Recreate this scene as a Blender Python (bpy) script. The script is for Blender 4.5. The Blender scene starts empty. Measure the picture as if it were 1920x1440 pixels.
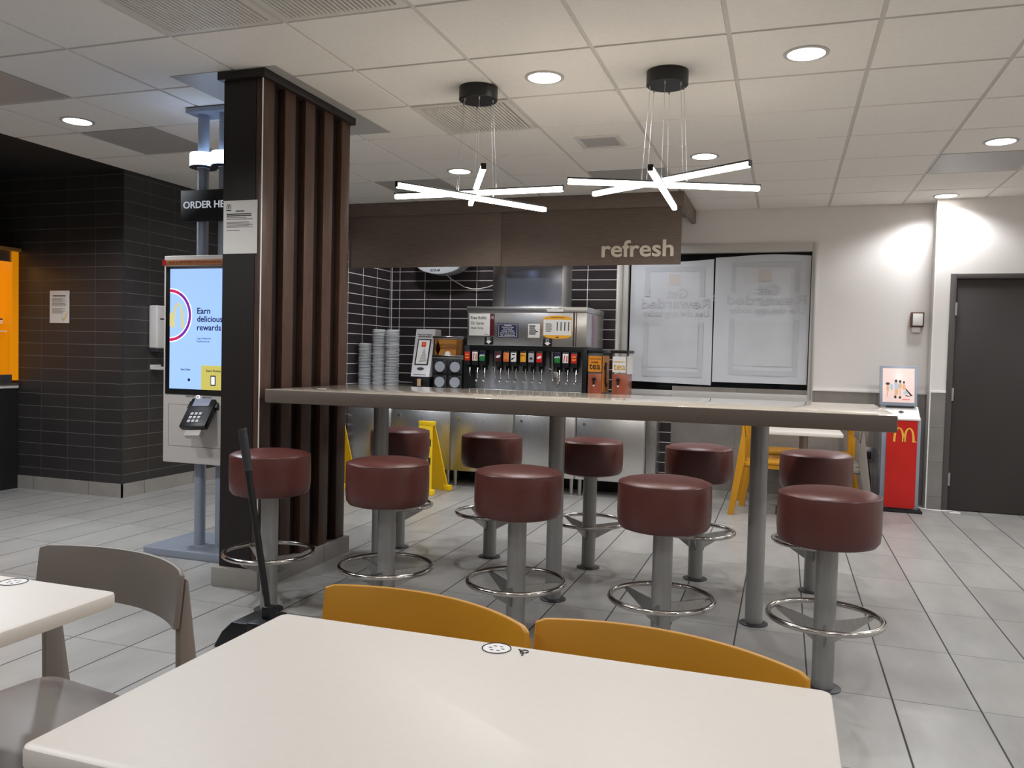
import bpy, bmesh, math, random
from mathutils import Vector, Matrix
random.seed(7)
PI = math.pi
SC = bpy.context.scene
COL = SC.collection

# ------------------------------------------------------------------ materials
def lin(c):
    return tuple(((v/255)/12.92 if v/255 <= .04045 else ((v/255+.055)/1.055)**2.4) for v in c)

def newmat(name):
    m = bpy.data.materials.new(name); m.use_nodes = True
    nt = m.node_tree
    return m, nt, nt.nodes['Principled BSDF']

def mat(name, rgb, rough=.5, metal=0., noise=0., scale=8., bump=0., bscale=60., stretch=None, coat=0., spec=.5, rvar=0.):
    m, nt, p = newmat(name)
    N, L = nt.nodes, nt.links
    p.inputs['Roughness'].default_value = rough
    p.inputs['Metallic'].default_value = metal
    p.inputs['Specular IOR Level'].default_value = spec
    p.inputs['Coat Weight'].default_value = coat
    c = lin(rgb)
    p.inputs['Base Color'].default_value = (*c, 1)
    if noise or bump or rvar:
        tc = N.new('ShaderNodeTexCoord'); mp = N.new('ShaderNodeMapping')
        L.new(tc.outputs['Object'], mp.inputs[0])
        if stretch: mp.inputs['Scale'].default_value = stretch
    if noise:
        n = N.new('ShaderNodeTexNoise'); n.inputs['Scale'].default_value = scale; n.inputs['Detail'].default_value = 5
        L.new(mp.outputs[0], n.inputs['Vector'])
        r = N.new('ShaderNodeValToRGB')
        r.color_ramp.elements[0].position = .3; r.color_ramp.elements[1].position = .7
        r.color_ramp.elements[0].color = (*[v*(1-noise) for v in c], 1)
        r.color_ramp.elements[1].color = (*[min(1, v*(1+noise)) for v in c], 1)
        L.new(n.outputs['Fac'], r.inputs[0]); L.new(r.outputs[0], p.inputs['Base Color'])
        if rvar:
            mr = N.new('ShaderNodeMapRange'); mr.inputs['To Min'].default_value = rough-rvar; mr.inputs['To Max'].default_value = rough+rvar
            L.new(n.outputs['Fac'], mr.inputs['Value']); L.new(mr.outputs[0], p.inputs['Roughness'])
    if bump:
        n2 = N.new('ShaderNodeTexNoise'); n2.inputs['Scale'].default_value = bscale; n2.inputs['Detail'].default_value = 3
        L.new(mp.outputs[0], n2.inputs['Vector'])
        b = N.new('ShaderNodeBump'); b.inputs['Strength'].default_value = bump; b.inputs['Distance'].default_value = .01
        L.new(n2.outputs['Fac'], b.inputs['Height']); L.new(b.outputs[0], p.inputs['Normal'])
    return m

def emit(name, rgb, strength, mirror=False):
    m, nt, p = newmat(name)
    p.inputs['Base Color'].default_value = (*[v*.5 for v in lin(rgb)], 1)
    p.inputs['Emission Color'].default_value = (*lin(rgb), 1)
    p.inputs['Emission Strength'].default_value = strength
    p.inputs['Roughness'].default_value = .3
    return m

def gridmat(name, base, grout, axes, period, offset, width, rough=.4, var=.12, gvar=(1., 1.), nscale=3., noise=.1, groutfac=(1., 1.), bump=.3, spec=.5, streak=None):
    """tiles laid in straight rows, with joints of two widths; axes are indices of the world position"""
    m, nt, p = newmat(name)
    N, L = nt.nodes, nt.links
    g = N.new('ShaderNodeNewGeometry'); s = N.new('ShaderNodeSeparateXYZ')
    L.new(g.outputs['Position'], s.inputs[0])
    def M(op, a, b=None, c=None):
        n = N.new('ShaderNodeMath'); n.operation = op
        for i, v in enumerate((a, b, c)):
            if v is None: continue
            if isinstance(v, (int, float)): n.inputs[i].default_value = v
            else: L.new(v, n.inputs[i])
        return n.outputs[0]
    cells, joints = [], []
    for k in range(2):
        ax = axes[k]
        co = s.outputs[ax] if isinstance(ax, int) else M('ADD', s.outputs[ax[0]], s.outputs[ax[1]])
        u = M('DIVIDE', M('SUBTRACT', co, offset[k]), period[k])
        cells.append(M('FLOOR', u))
        fr = M('FRACT', u)
        d = M('MULTIPLY', M('MINIMUM', fr, M('SUBTRACT', 1., fr)), period[k])
        mr = N.new('ShaderNodeMapRange'); mr.clamp = True
        mr.inputs['From Min'].default_value = width[k]*.5*.75; mr.inputs['From Max'].default_value = width[k]*.5*1.3
        mr.inputs['To Min'].default_value = groutfac[k]; mr.inputs['To Max'].default_value = 0
        L.new(d, mr.inputs['Value']); joints.append(mr.outputs[0])
    jt = M('MAXIMUM', joints[0], joints[1])
    cb = N.new('ShaderNodeCombineXYZ'); L.new(cells[0], cb.inputs[0]); L.new(cells[1], cb.inputs[1])
    wn = N.new('ShaderNodeTexWhiteNoise'); wn.noise_dimensions = '3D'; L.new(cb.outputs[0], wn.inputs['Vector'])
    nz = N.new('ShaderNodeTexNoise'); nz.inputs['Scale'].default_value = nscale; nz.inputs['Detail'].default_value = 6; nz.inputs['Roughness'].default_value = .6
    addv = N.new('ShaderNodeVectorMath'); addv.operation = 'MULTIPLY_ADD'
    addv.inputs[1].default_value = streak or (1, 1, 1)
    L.new(g.outputs['Position'], addv.inputs[0]); 
    sc = N.new('ShaderNodeVectorMath'); sc.operation = 'SCALE'; sc.inputs['Scale'].default_value = 7.3
    L.new(wn.outputs['Color'], sc.inputs[0]); L.new(sc.outputs[0], addv.inputs[2]); L.new(addv.outputs[0], nz.inputs['Vector'])
    br = M('ADD', M('MULTIPLY', M('SUBTRACT', wn.outputs['Value'], .5), 2*var), M('MULTIPLY', M('SUBTRACT', nz.outputs['Fac'], .5), 2*noise*2))
    br = M('ADD', br, 1.)
    vm = N.new('ShaderNodeVectorMath'); vm.operation = 'SCALE'; vm.inputs[0].default_value = lin(base); L.new(br, vm.inputs['Scale'])
    mx = N.new('ShaderNodeMix'); mx.data_type = 'RGBA'
    L.new(jt, mx.inputs[0]); L.new(vm.outputs[0], mx.inputs[6]); mx.inputs[7].default_value = (*lin(grout), 1)
    L.new(mx.outputs[2], p.inputs['Base Color'])
    rr = M('ADD', rough, M('MULTIPLY', jt, .3)); L.new(rr, p.inputs['Roughness'])
    p.inputs['Specular IOR Level'].default_value = spec
    bp = N.new('ShaderNodeBump'); bp.invert = True; bp.inputs['Strength'].default_value = bump; bp.inputs['Distance'].default_value = .004
    L.new(jt, bp.inputs['Height']); L.new(bp.outputs[0], p.inputs['Normal'])
    return m

def wood(name, c1, c2, stretch, rough=.45, scale=6.):
    m, nt, p = newmat(name); N, L = nt.nodes, nt.links
    tc = N.new('ShaderNodeNewGeometry'); mp = N.new('ShaderNodeMapping'); mp.inputs['Scale'].default_value = stretch
    L.new(tc.outputs['Position'], mp.inputs[0])
    n = N.new('ShaderNodeTexNoise'); n.inputs['Scale'].default_value = scale; n.inputs['Detail'].default_value = 8; n.inputs['Roughness'].default_value = .65
    n.inputs['Distortion'].default_value = .4
    L.new(mp.outputs[0], n.inputs['Vector'])
    r = N.new('ShaderNodeValToRGB'); r.color_ramp.elements[0].position = .32; r.color_ramp.elements[1].position = .68
    r.color_ramp.elements[0].color = (*lin(c1), 1); r.color_ramp.elements[1].color = (*lin(c2), 1)
    L.new(n.outputs['Fac'], r.inputs[0]); L.new(r.outputs[0], p.inputs['Base Color'])
    p.inputs['Roughness'].default_value = rough
    b = N.new('ShaderNodeBump'); b.inputs['Strength'].default_value = .08; b.inputs['Distance'].default_value = .003
    L.new(n.outputs['Fac'], b.inputs['Height']); L.new(b.outputs[0], p.inputs['Normal'])
    return m

def brushed(name, rgb, rough, stretch, amt=.12):
    m, nt, p = newmat(name); N, L = nt.nodes, nt.links
    p.inputs['Base Color'].default_value = (*lin(rgb), 1); p.inputs['Metallic'].default_value = 1
    tc = N.new('ShaderNodeTexCoord'); mp = N.new('ShaderNodeMapping'); mp.inputs['Scale'].default_value = stretch
    L.new(tc.outputs['Object'], mp.inputs[0])
    n = N.new('ShaderNodeTexNoise'); n.inputs['Scale'].default_value = 30; n.inputs['Detail'].default_value = 4
    L.new(mp.outputs[0], n.inputs['Vector'])
    mr = N.new('ShaderNodeMapRange'); mr.inputs['To Min'].default_value = max(.03, rough-amt); mr.inputs['To Max'].default_value = rough+amt
    L.new(n.outputs['Fac'], mr.inputs['Value']); L.new(mr.outputs[0], p.inputs['Roughness'])
    b = N.new('ShaderNodeBump'); b.inputs['Strength'].default_value = .06; b.inputs['Distance'].default_value = .002
    L.new(n.outputs['Fac'], b.inputs['Height']); L.new(b.outputs[0], p.inputs['Normal'])
    return m

def glassy(name, rgb, alpha, rough=.05):
    """clear sheet: mostly see-through, the rest a tinted glossy skin"""
    m, nt, p = newmat(name); N, L = nt.nodes, nt.links
    p.inputs['Base Color'].default_value = (*lin(rgb), 1); p.inputs['Roughness'].default_value = rough
    p.inputs['Alpha'].default_value = alpha
    return m

M_ = {}
M_['floor'] = gridmat('grey_floor_tile', (158, 156, 152), (40, 38, 37), (0, 1), (.2965, .62), (.125, 2.69), (.0065, .005), rough=.36, var=.06, noise=.17, nscale=2.6, groutfac=(1., .62), streak=(2.2, .8, 1))
M_['ceil'] = mat('ceiling_tile_white', (236, 232, 226), .9, noise=.02, scale=40, bump=.15, bscale=220)
M_['ceilgrid'] = mat('ceiling_grid_white', (205, 201, 196), .6)
M_['ceildark'] = mat('black_ceiling_paint', (22, 22, 24), .8)
M_['wall'] = mat('pale_wallcovering', (226, 221, 217), .75, noise=.03, scale=30, bump=.12, bscale=40, stretch=(4, 4, 60))
M_['wallrear'] = mat('plain_white_paint', (225, 221, 214), .8)
M_['darkpaint'] = mat('charcoal_paint', (45, 44, 46), .7)
M_['darktile'] = gridmat('charcoal_wall_tile', (53, 50, 49), (98, 95, 93), ((0, 1), 2), (.289, .1065), (.2, .932), (.005, .005), rough=.42, var=.10, noise=.12, nscale=3, groutfac=(.55, .9), bump=.15)
M_['nooktile'] = gridmat('black_wall_tile', (50, 44, 47), (222, 218, 214), (0, 2), (.2965, .099), (-3.381, 1.817), (.0062, .0062), rough=.3, var=.12, noise=.08, bump=.15)
M_['nooktile_side'] = gridmat('black_wall_tile_side', (50, 44, 47), (222, 218, 214), (1, 2), (.2965, .099), (7.09, 1.817), (.0062, .0062), rough=.3, var=.12, noise=.08, bump=.15)
M_['wainscot'] = gridmat('grey_wainscot_tile', (132, 127, 122), (108, 104, 100), (0, 2), (.61, .3), (.79, .11), (.004, .004), rough=.4, var=.05, noise=.14, nscale=4, bump=.1)
M_['basetile'] = gridmat('grey_base_tile', (150, 145, 139), (92, 89, 86), ((0, 1), 2), (.6, 9.), (.45, -4.), (.005, .001), rough=.45, var=.05, noise=.14, nscale=5, bump=.1)
M_['white_trim'] = mat('white_trim', (238, 236, 232), .35)
M_['alu'] = brushed('aluminium', (190, 190, 190), .35, (1, 1, 20))
M_['windowframe'] = mat('pale_grey_frame_paint', (190, 188, 184), .4)
M_['black'] = mat('black_plastic', (16, 16, 17), .4)
M_['blackmatte'] = mat('black_matte', (14, 14, 15), .7)
M_['darkgrey'] = mat('dark_grey_plastic', (50, 50, 53), .45)
M_['door'] = mat('charcoal_door_paint', (50, 45, 43), .5, noise=.05, scale=3)
M_['doorframe'] = mat('charcoal_frame_paint', (76, 70, 69), .45)
M_['steel'] = brushed('brushed_steel', (178, 176, 174), .3, (30, 30, 1))
M_['steelh'] = brushed('brushed_steel_sheet', (214, 212, 210), .3, (40, 40, 1.), .1)
M_['post'] = mat('satin_grey_post', (152, 151, 149), .36, .45, noise=.04, scale=6, stretch=(8, 8, 1))
M_['chrome'] = mat('polished_steel', (198, 194, 190), .16, 1.)
M_['leather'] = mat('burgundy_vinyl', (88, 46, 41), .34, noise=.06, scale=20, bump=.12, bscale=260)
M_['piping'] = mat('burgundy_piping', (92, 50, 45), .32)
M_['walnut'] = wood('dark_walnut_slat', (56, 36, 27), (86, 60, 47), (14, 14, 1.))
M_['walnut_dark'] = wood('espresso_panel', (20, 13, 11), (30, 20, 17), (14, 14, .8), .5)
M_['canopy'] = wood('grey_brown_laminate', (104, 89, 79), (126, 110, 98), (1.2, 1.2, 26), .42)
M_['letters'] = mat('cream_letters', (240, 228, 208), .4)
M_['bartop'] = mat('taupe_stone_top', (186, 176, 161), .055)
M_['baredge'] = mat('taupe_edge', (98, 87, 78), .5, noise=.03, scale=20)
M_['laminate'] = mat('cream_laminate', (226, 219, 210), .42, noise=.012, scale=60)
M_['yellow'] = mat('mustard_plastic', (194, 136, 18), .42, noise=.03, scale=10)
M_['greyplastic'] = mat('warm_grey_plastic', (128, 119, 112), .45, noise=.03, scale=10)
M_['signyellow'] = mat('safety_yellow', (240, 198, 20), .4)
M_['paper'] = mat('white_paper', (226, 223, 218), .7)
M_['ink'] = mat('black_ink', (24, 22, 22), .6)
M_['greyink'] = mat('grey_ink', (120, 117, 114), .7)
M_['gold'] = mat('gold_ink', (240, 186, 70), .5)
M_['red'] = mat('red_panel', (196, 22, 10), .4)
M_['kioskwhite'] = mat('pale_kiosk_paint', (205, 199, 194), .45)
M_['bluegrey'] = mat('blue_grey_paint', (150, 158, 172), .35, .2)
M_['poster'] = mat('poster_back', (208, 212, 219), .7, noise=.02, scale=3)
M_['posterink'] = mat('poster_faint_print', (195, 199, 206), .75)
M_['posterpink'] = mat('poster_faint_square', (206, 200, 198), .75)
M_['night'] = mat('night_facade', (10, 12, 16), .8)
M_['tea'] = mat('tea_amber', (160, 66, 14), .25, noise=.2, scale=14)
M_['teagold'] = mat('tea_label_orange', (224, 140, 22), .45)
M_['clear'] = glassy('clear_plastic', (225, 228, 230), .07)
M_['pane'] = glassy('window_glass', (20, 24, 30), .25, .02)
M_['lid'] = glassy('clear_lid_plastic', (236, 238, 240), .42, .06)
M_['navy'] = mat('navy_print', (26, 30, 72), .4)
M_['maroon'] = mat('maroon_print', (88, 18, 36), .4)
M_['whiteprint'] = mat('white_print', (235, 233, 230), .5)
M_['orangeprint'] = mat('orange_print', (232, 132, 60), .5)
M_['greenprint'] = mat('green_print', (28, 128, 62), .5)
M_['redprint'] = mat('red_print', (206, 30, 30), .45)
M_['yellowprint'] = mat('yellow_print', (238, 172, 44), .45)
M_['greyprint'] = mat('grey_print', (176, 176, 178), .5)
M_['brown'] = mat('brown_edge', (96, 60, 40), .5)
M_['wafer'] = mat('amber_inside', (190, 130, 60), .4)
M_['vent'] = mat('vent_white', (214, 210, 204), .5)
M_['ventmetal'] = mat('grey_ceiling_panel', (176, 174, 171), .45)
M_['lamp'] = emit('downlight_lens', (255, 252, 246), 14)
M_['lamptrim'] = mat('downlight_trim', (186, 184, 180), .4)
M_['bar'] = emit('pendant_diffuser', (255, 246, 230), 12.5)
M_['ringlight'] = emit('blue_white_ring', (190, 216, 255), 6)
M_['screen'] = emit('kiosk_screen_glow', (160, 196, 255), .92)
M_['screen_navy'] = emit('screen_navy', (24, 32, 66), .9)
M_['screen_purple'] = emit('screen_purple', (120, 40, 150), 1.)
M_['screen_red'] = emit('screen_magenta', (190, 40, 90), 1.)
M_['screen_white'] = emit('screen_white', (240, 246, 255), 1.1)
M_['screen_olive'] = emit('screen_olive', (196, 186, 96), .9)
M_['screen_gold'] = emit('screen_gold', (206, 196, 140), .9)
M_['screen_pink'] = emit('screen_pink', (232, 204, 196), .75)
M_['screen_ink'] = emit('screen_ink', (40, 32, 30), .7)
M_['screen_skin'] = emit('screen_skin', (214, 168, 132), .7)
M_['screen_blue'] = emit('screen_blue', (168, 190, 204), .7)
M_['screen_grey'] = emit('terminal_screen', (140, 146, 164), .6)
M_['orangewall'] = emit('lit_orange_panel', (244, 150, 10), .5)
M_['farwin'] = emit('distant_lit_panes', (70, 110, 150), .25)

# ------------------------------------------------------------------ mesh builder (world coordinates unless local=True)
class B:
    def __init__(s, local=False):
        s.bm = bmesh.new(); s.local = local
    def _add(s, bm2):
        me = bpy.data.meshes.new('tmp'); bm2.to_mesh(me); bm2.free(); s.bm.from_mesh(me); bpy.data.meshes.remove(me); return s
    def box(s, x0, x1, y0, y1, z0, z1, bev=0., seg=2, M=None):
        b = bmesh.new(); bmesh.ops.create_cube(b, size=1)
        for v in b.verts:
            v.co = Vector(((x0+x1)/2+v.co.x*(x1-x0), (y0+y1)/2+v.co.y*(y1-y0), (z0+z1)/2+v.co.z*(z1-z0)))
        if bev: bmesh.ops.bevel(b, geom=b.edges[:], offset=bev, segments=seg, affect='EDGES', profile=.5)
        if M: bmesh.ops.transform(b, matrix=M, verts=b.verts)
        return s._add(b)
    def rbox(s, x0, x1, y0, y1, z0, z1, r, bev=0., seg=6):
        """slab with rounded corners in plan"""
        b = bmesh.new(); bmesh.ops.create_cube(b, size=1)
        for v in b.verts:
            v.co = Vector(((x0+x1)/2+v.co.x*(x1-x0), (y0+y1)/2+v.co.y*(y1-y0), (z0+z1)/2+v.co.z*(z1-z0)))
        ed = [e for e in b.edges if abs(e.verts[0].co.z-e.verts[1].co.z) > 1e-6]
        bmesh.ops.bevel(b, geom=ed, offset=r, segments=seg, affect='EDGES', profile=.5)
        if bev:
            ed = [e for e in b.edges if len(e.link_faces) == 2 and abs(abs(e.link_faces[0].normal.z)-abs(e.link_faces[1].normal.z)) > .5]
            bmesh.ops.bevel(b, geom=ed, offset=bev, segments=2, affect='EDGES', profile=.5)
        return s._add(b)
    def cyl(s, p0, p1, r, r2=None, n=24):
        p0, p1 = Vector(p0), Vector(p1); d = p1-p0
        b = bmesh.new()
        bmesh.ops.create_cone(b, cap_ends=True, segments=n, radius1=r, radius2=r if r2 is None else r2, depth=d.length)
        q = Vector((0, 0, 1)).rotation_difference(d.normalized()).to_matrix().to_4x4()
        bmesh.ops.transform(b, matrix=Matrix.Translation((p0+p1)/2) @ q, verts=b.verts)
        return s._add(b)
    def lathe(s, prof, c=(0, 0, 0), n=48):
        b = bmesh.new(); rings = []
        for r, z in prof:
            if r < 1e-6: rings.append([b.verts.new((c[0], c[1], c[2]+z))])
            else: rings.append([b.verts.new((c[0]+r*math.cos(2*PI*k/n), c[1]+r*math.sin(2*PI*k/n), c[2]+z)) for k in range(n)])
        for a, q in zip(rings, rings[1:]):
            for k in range(n):
                k2 = (k+1) % n
                if len(a) == 1 and len(q) > 1: b.faces.new((a[0], q[k2], q[k]))
                elif len(q) == 1 and len(a) > 1: b.faces.new((a[k], a[k2], q[0]))
                elif len(a) > 1: b.faces.new((a[k], a[k2], q[k2], q[k]))
        bmesh.ops.recalc_face_normals(b, faces=b.faces)
        return s._add(b)
    def tube(s, pts, r, n=10, closed=False):
        pts = [Vector(p) for p in pts]; b = bmesh.new(); rings = []
        up = None
        m = len(pts)
        for i, p in enumerate(pts):
            if closed: t = pts[(i+1) % m]-pts[i-1]
            else: t = pts[min(i+1, m-1)]-pts[max(i-1, 0)]
            t.normalize()
            if up is None:
                up = Vector((0, 0, 1)) if abs(t.z) < .9 else Vector((1, 0, 0))
            a = up.cross(t)
            if a.length < 1e-4: a = Vector((1, 0, 0)).cross(t)
            a.normalize(); c = t.cross(a); up = c
            rings.append([b.verts.new(p+a*(r*math.cos(2*PI*k/n))+c*(r*math.sin(2*PI*k/n))) for k in range(n)])
        pairs = list(zip(rings, rings[1:])) + ([(rings[-1], rings[0])] if closed else [])
        for A, C in pairs:
            for k in range(n): b.faces.new((A[k], A[(k+1) % n], C[(k+1) % n], C[k]))
        if not closed:
            b.faces.new(rings[0][::-1]); b.faces.new(rings[-1])
        bmesh.ops.recalc_face_normals(b, faces=b.faces)
        return s._add(b)
    def prism(s, poly, plane, a, b2, bev=0.):
        """polygon in 'xz','xy' or 'yz', extruded from a to b2 along the third axis"""
        b = bmesh.new()
        def P(u, v, w):
            return {'xz': (u, w, v), 'xy': (u, v, w), 'yz': (w, u, v)}[plane]
        A = [b.verts.new(P(u, v, a)) for u, v in poly]; C = [b.verts.new(P(u, v, b2)) for u, v in poly]
        n = len(poly)
        b.faces.new(A); b.faces.new(C[::-1])
        for k in range(n): b.faces.new((A[k], A[(k+1) % n], C[(k+1) % n], C[k]))
        bmesh.ops.recalc_face_normals(b, faces=b.faces)
        if bev: bmesh.ops.bevel(b, geom=b.edges[:], offset=bev, segments=2, affect='EDGES', profile=.5)
        return s._add(b)
    def hexa(s, bot, top):
        """eight corners: four of the bottom, four of the top, both in the same turn"""
        b = bmesh.new(); A = [b.verts.new(p) for p in bot]; C = [b.verts.new(p) for p in top]
        b.faces.new(A[::-1]); b.faces.new(C)
        for k in range(4): b.faces.new((A[k], A[(k+1) % 4], C[(k+1) % 4], C[k]))
        bmesh.ops.recalc_face_normals(b, faces=b.faces)
        return s._add(b)
    def arc(s, cx, cz, r0, r1, a0, a1, y0, y1, n=40):
        """ring segment in the xz plane"""
        b = bmesh.new()
        q = []
        for k in range(n+1):
            t = a0+(a1-a0)*k/n
            q.append([b.verts.new((cx+r*math.cos(t), y, cz+r*math.sin(t))) for r, y in ((r0, y0), (r1, y0), (r1, y1), (r0, y1))])
        for A, C in zip(q, q[1:]):
            for k in range(4): b.faces.new((A[k], A[(k+1) % 4], C[(k+1) % 4], C[k]))
        b.faces.new(q[0]); b.faces.new(q[-1][::-1])
        bmesh.ops.recalc_face_normals(b, faces=b.faces)
        return s._add(b)
    def arch(s, cx, z0, hw, h, t, y0, y1, n=24):
        """one arch of a rounded letter m: half-width hw, height h, stroke t"""
        b = bmesh.new(); q = []
        for k in range(n+1):
            th = PI*(1-k/n)
            o = (cx+hw*math.cos(th), z0+h*math.sin(th)**.8 if 0 < k < n else z0)
            i = (cx+(hw-t)*math.cos(th), z0+(h-t*.62)*math.sin(th)**.8 if 0 < k < n else z0)
            q.append([b.verts.new((p[0], y, p[1])) for p, y in ((o, y0), (i, y0), (i, y1), (o, y1))])
        for A, C in zip(q, q[1:]):
            for k in range(4): b.faces.new((A[k], A[(k+1) % 4], C[(k+1) % 4], C[k]))
        b.faces.new(q[0]); b.faces.new(q[-1][::-1])
        bmesh.ops.recalc_face_normals(b, faces=b.faces)
        return s._add(b)
    def emblem(s, cx, z0, w, h, y0, y1):
        hw = w*.26
        s.arch(cx-w/2+hw, z0, hw, h, w*.105, y0, y1); s.arch(cx+w/2-hw, z0, hw, h, w*.105, y0, y1)
        return s
    def lines(s, x0, x1, ztop, zbot, n, y0, y1, fill=.55, rnd=.3):
        """rows of print too small to read"""
        step = (ztop-zbot)/n
        for k in range(n):
            z = ztop-step*k
            s.box(x0, x1-(x1-x0)*rnd*random.random(), y0, y1, z-step*fill, z)
        return s
    def text(s, body, M, w=None, h=None, extrude=.001, off=0., bevel=0., align='LEFT', space=1.):
        cu = bpy.data.curves.new('t', 'FONT'); cu.body = body; cu.size = 1; cu.extrude = 0; cu.offset = off
        cu.space_line = space; cu.resolution_u = 4
        ob = bpy.data.objects.new('t', cu); COL.objects.link(ob)
        if bevel: cu.bevel_depth = bevel; cu.bevel_resolution = 2
        cu.extrude = .02
        dg = bpy.context.evaluated_depsgraph_get()
        me = bpy.data.meshes.new_from_object(ob.evaluated_get(dg))
        bpy.data.objects.remove(ob); bpy.data.curves.remove(cu)
        xs = [v.co.x for v in me.vertices]; ys = [v.co.y for v in me.vertices]; zs = [v.co.z for v in me.vertices]
        W, H = max(xs)-min(xs), max(ys)-min(ys)
        sx = w/W if w else h/H; sy = h/H if h else w/W
        sz = extrude/max(1e-6, max(zs)-min(zs))
        x0, y0, z0 = min(xs), min(ys), min(zs)
        if align == 'CENTER': x0 += W/2
        for v in me.vertices: v.co = Vector(((v.co.x-x0)*sx, (v.co.y-y0)*sy, (v.co.z-z0)*sz))
        me.transform(M); s.bm.from_mesh(me); bpy.data.meshes.remove(me)
        return s
    def done(s, name, m, parent=None, smooth=35):
        off = Vector((0, 0, 0))
        if parent is not None and not s.local:
            p = parent
            while p: off += p.location; p = p.parent
        if off.length: bmesh.ops.translate(s.bm, vec=-off, verts=s.bm.verts)
        me = bpy.data.meshes.new(name); s.bm.to_mesh(me); s.bm.free()
        me.materials.append(M_[m] if isinstance(m, str) else m)
        if smooth:
            me.shade_smooth(); me.set_sharp_from_angle(angle=math.radians(smooth))
        o = bpy.data.objects.new(name, me); COL.objects.link(o)
        if parent is not None: o.parent = parent
        return o

def front(x, y, z):
    """text frame facing -Y (towards the dining room): letters run along +X and stand along +Z, thickness towards -Y"""
    return Matrix(((1, 0, 0, x), (0, 0, -1, y), (0, 1, 0, z), (0, 0, 0, 1)))
def mirrored(x, y, z):
    return Matrix(((-1, 0, 0, x), (0, 0, -1, y), (0, 1, 0, z), (0, 0, 0, 1)))

def tag(o, label, cat, group=None):
    o['label'] = label; o['category'] = cat
    if group: o['group'] = group
    return o
def thing(name, label, cat, loc=(0, 0, 0), rz=0., group=None):
    o = bpy.data.objects.new(name, None); COL.objects.link(o); o.location = loc; o.rotation_euler = (0, 0, rz); o.empty_display_size = .1
    return tag(o, label, cat, group)
def struct(o):
    o['kind'] = 'structure'; return o
def dup(root, loc, rz, label, group=None):
    r = root.copy(); COL.objects.link(r); r.location = loc; r.rotation_euler = (0, 0, rz); r['label'] = label
    if group: r['group'] = group
    for ch in list(root.children):
        c = ch.copy(); COL.objects.link(c); c.parent = r
        for g in ch.children:
            d = g.copy(); COL.objects.link(d); d.parent = c
    return r

CEIL = 2.67
# ------------------------------------------------------------------ the room
struct(B().box(-8, 3.6, -3.5, 8.3, -.06, 0).done('floor', 'floor'))
GX, GY, TX, TY = -1.504, 3.7168, .6118, .6185
# cells of the ceiling grid that hold something other than a plain tile
LOUVRE = [(-2, -2), (-1, -2), (-1, 1)]
METAL = [(-5, 1), (-5, -1), (4, 4), (0, 4), (-3, 4)]
b = B()
cl = bmesh.new()
for i in range(-6, 9):
    for j in range(-12, 8):
        if (i, j) in LOUVRE or (i, j) in METAL: continue
        x0 = max(GX+TX*i, -5.12)+.011; x1 = min(GX+TX*(i+1), 3.6)-.011
        y0 = max(GY+TY*j, -3.5)+.011; y1 = min(GY+TY*(j+1), 8.03)-.011
        if x1-x0 < .03 or y1-y0 < .02: continue
        vs = [cl.verts.new(p) for p in ((x0, y0, CEIL), (x0, y1, CEIL), (x1, y1, CEIL), (x1, y0, CEIL))]
        vt = [cl.verts.new((v.co.x, v.co.y, CEIL+.012)) for v in vs]
        cl.faces.new(vs)
        for k in range(4): cl.faces.new((vs[k], vt[k], vt[(k+1) % 4], vs[(k+1) % 4]))
bmesh.ops.recalc_face_normals(cl, faces=cl.faces)
b._add(cl)
struct(b.done('ceiling', 'ceil', smooth=0))
struct(B().box(-5.12, 3.6, -3.5, 8.3, CEIL+.006, CEIL+.1).done('trim_1', 'ceilgrid'))
struct(B().box(-8, -5.12, -3.5, 5.32, CEIL, CEIL+.1).done('ceiling', 'ceildark'))
# far wall with the window opening
WX0, WX1, WZ0, WZ1 = -1.535, .225, .90, 2.32
b = B()
b.box(-5.12, WX0, 8.03, 8.2, 0, CEIL+.02); b.box(WX1, 3.6, 8.03, 8.2, 0, CEIL+.02)
b.box(WX0, WX1, 8.03, 8.2, 0, WZ0); b.box(WX0, WX1, 8.03, 8.2, WZ1, CEIL+.02)
struct(b.done('wall_back', 'wall'))
b = B().box(-4.07, -1.585, 8.02, 8.03, 0, CEIL); b.box(-1.585, -1.03, 8.02, 8.03, 0, .87)
struct(b.done('wall_back', 'nooktile'))
struct(B().box(-4.22, -4.07, 7.0, 8.03, 0, CEIL).done('wall_left', 'nooktile_side'))
struct(B().box(-4.07, -4.063, 8.011, 8.02, 0, CEIL).done('trim_2', 'white_trim'))
struct(B().box(-1.597, -1.583, 8.012, 8.03, .87, CEIL).done('trim_2', 'white_trim'))
struct(B().box(-1.03, 1.2, 8.018, 8.03, 0, .985).done('wall_back', 'wainscot'))
b = B().box(.24, 1.2, 8.012, 8.03, .985, 1.0)
struct(b.done('trim_3', 'white_trim'))
# door wall, a step nearer
b = B().box(1.2, 1.33, 7.84, 8.03, 0, CEIL+.02); b.box(2.32, 3.6, 7.84, 8.03, 0, CEIL+.02); b.box(1.33, 2.32, 7.84, 8.03, 2.03, CEIL+.02)
struct(b.done('wall_right', 'wall'))
struct(B().box(1.2, 1.32, 7.832, 7.84, 0, 1.01).done('wall_right', 'wainscot'))
struct(B().box(1.196, 1.32, 7.828, 7.84, 1.01, 1.024).done('trim_4', 'white_trim'))
struct(B().box(1.193, 1.203, 7.83, 7.86, 0, CEIL).done('trim_5', 'white_trim'))
d = struct(B().box(1.368, 2.282, 7.845, 7.89, .006, 1.985, .002).done('door_1', 'door'))
b = B().box(1.32, 1.366, 7.825, 7.96, 0, 2.03, .003); b.box(2.284, 2.33, 7.825, 7.96, 0, 2.03, .003); b.box(1.366, 2.284, 7.825, 7.96, 1.987, 2.03, .003)
b.done('door_frame', 'doorframe', d)
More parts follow.
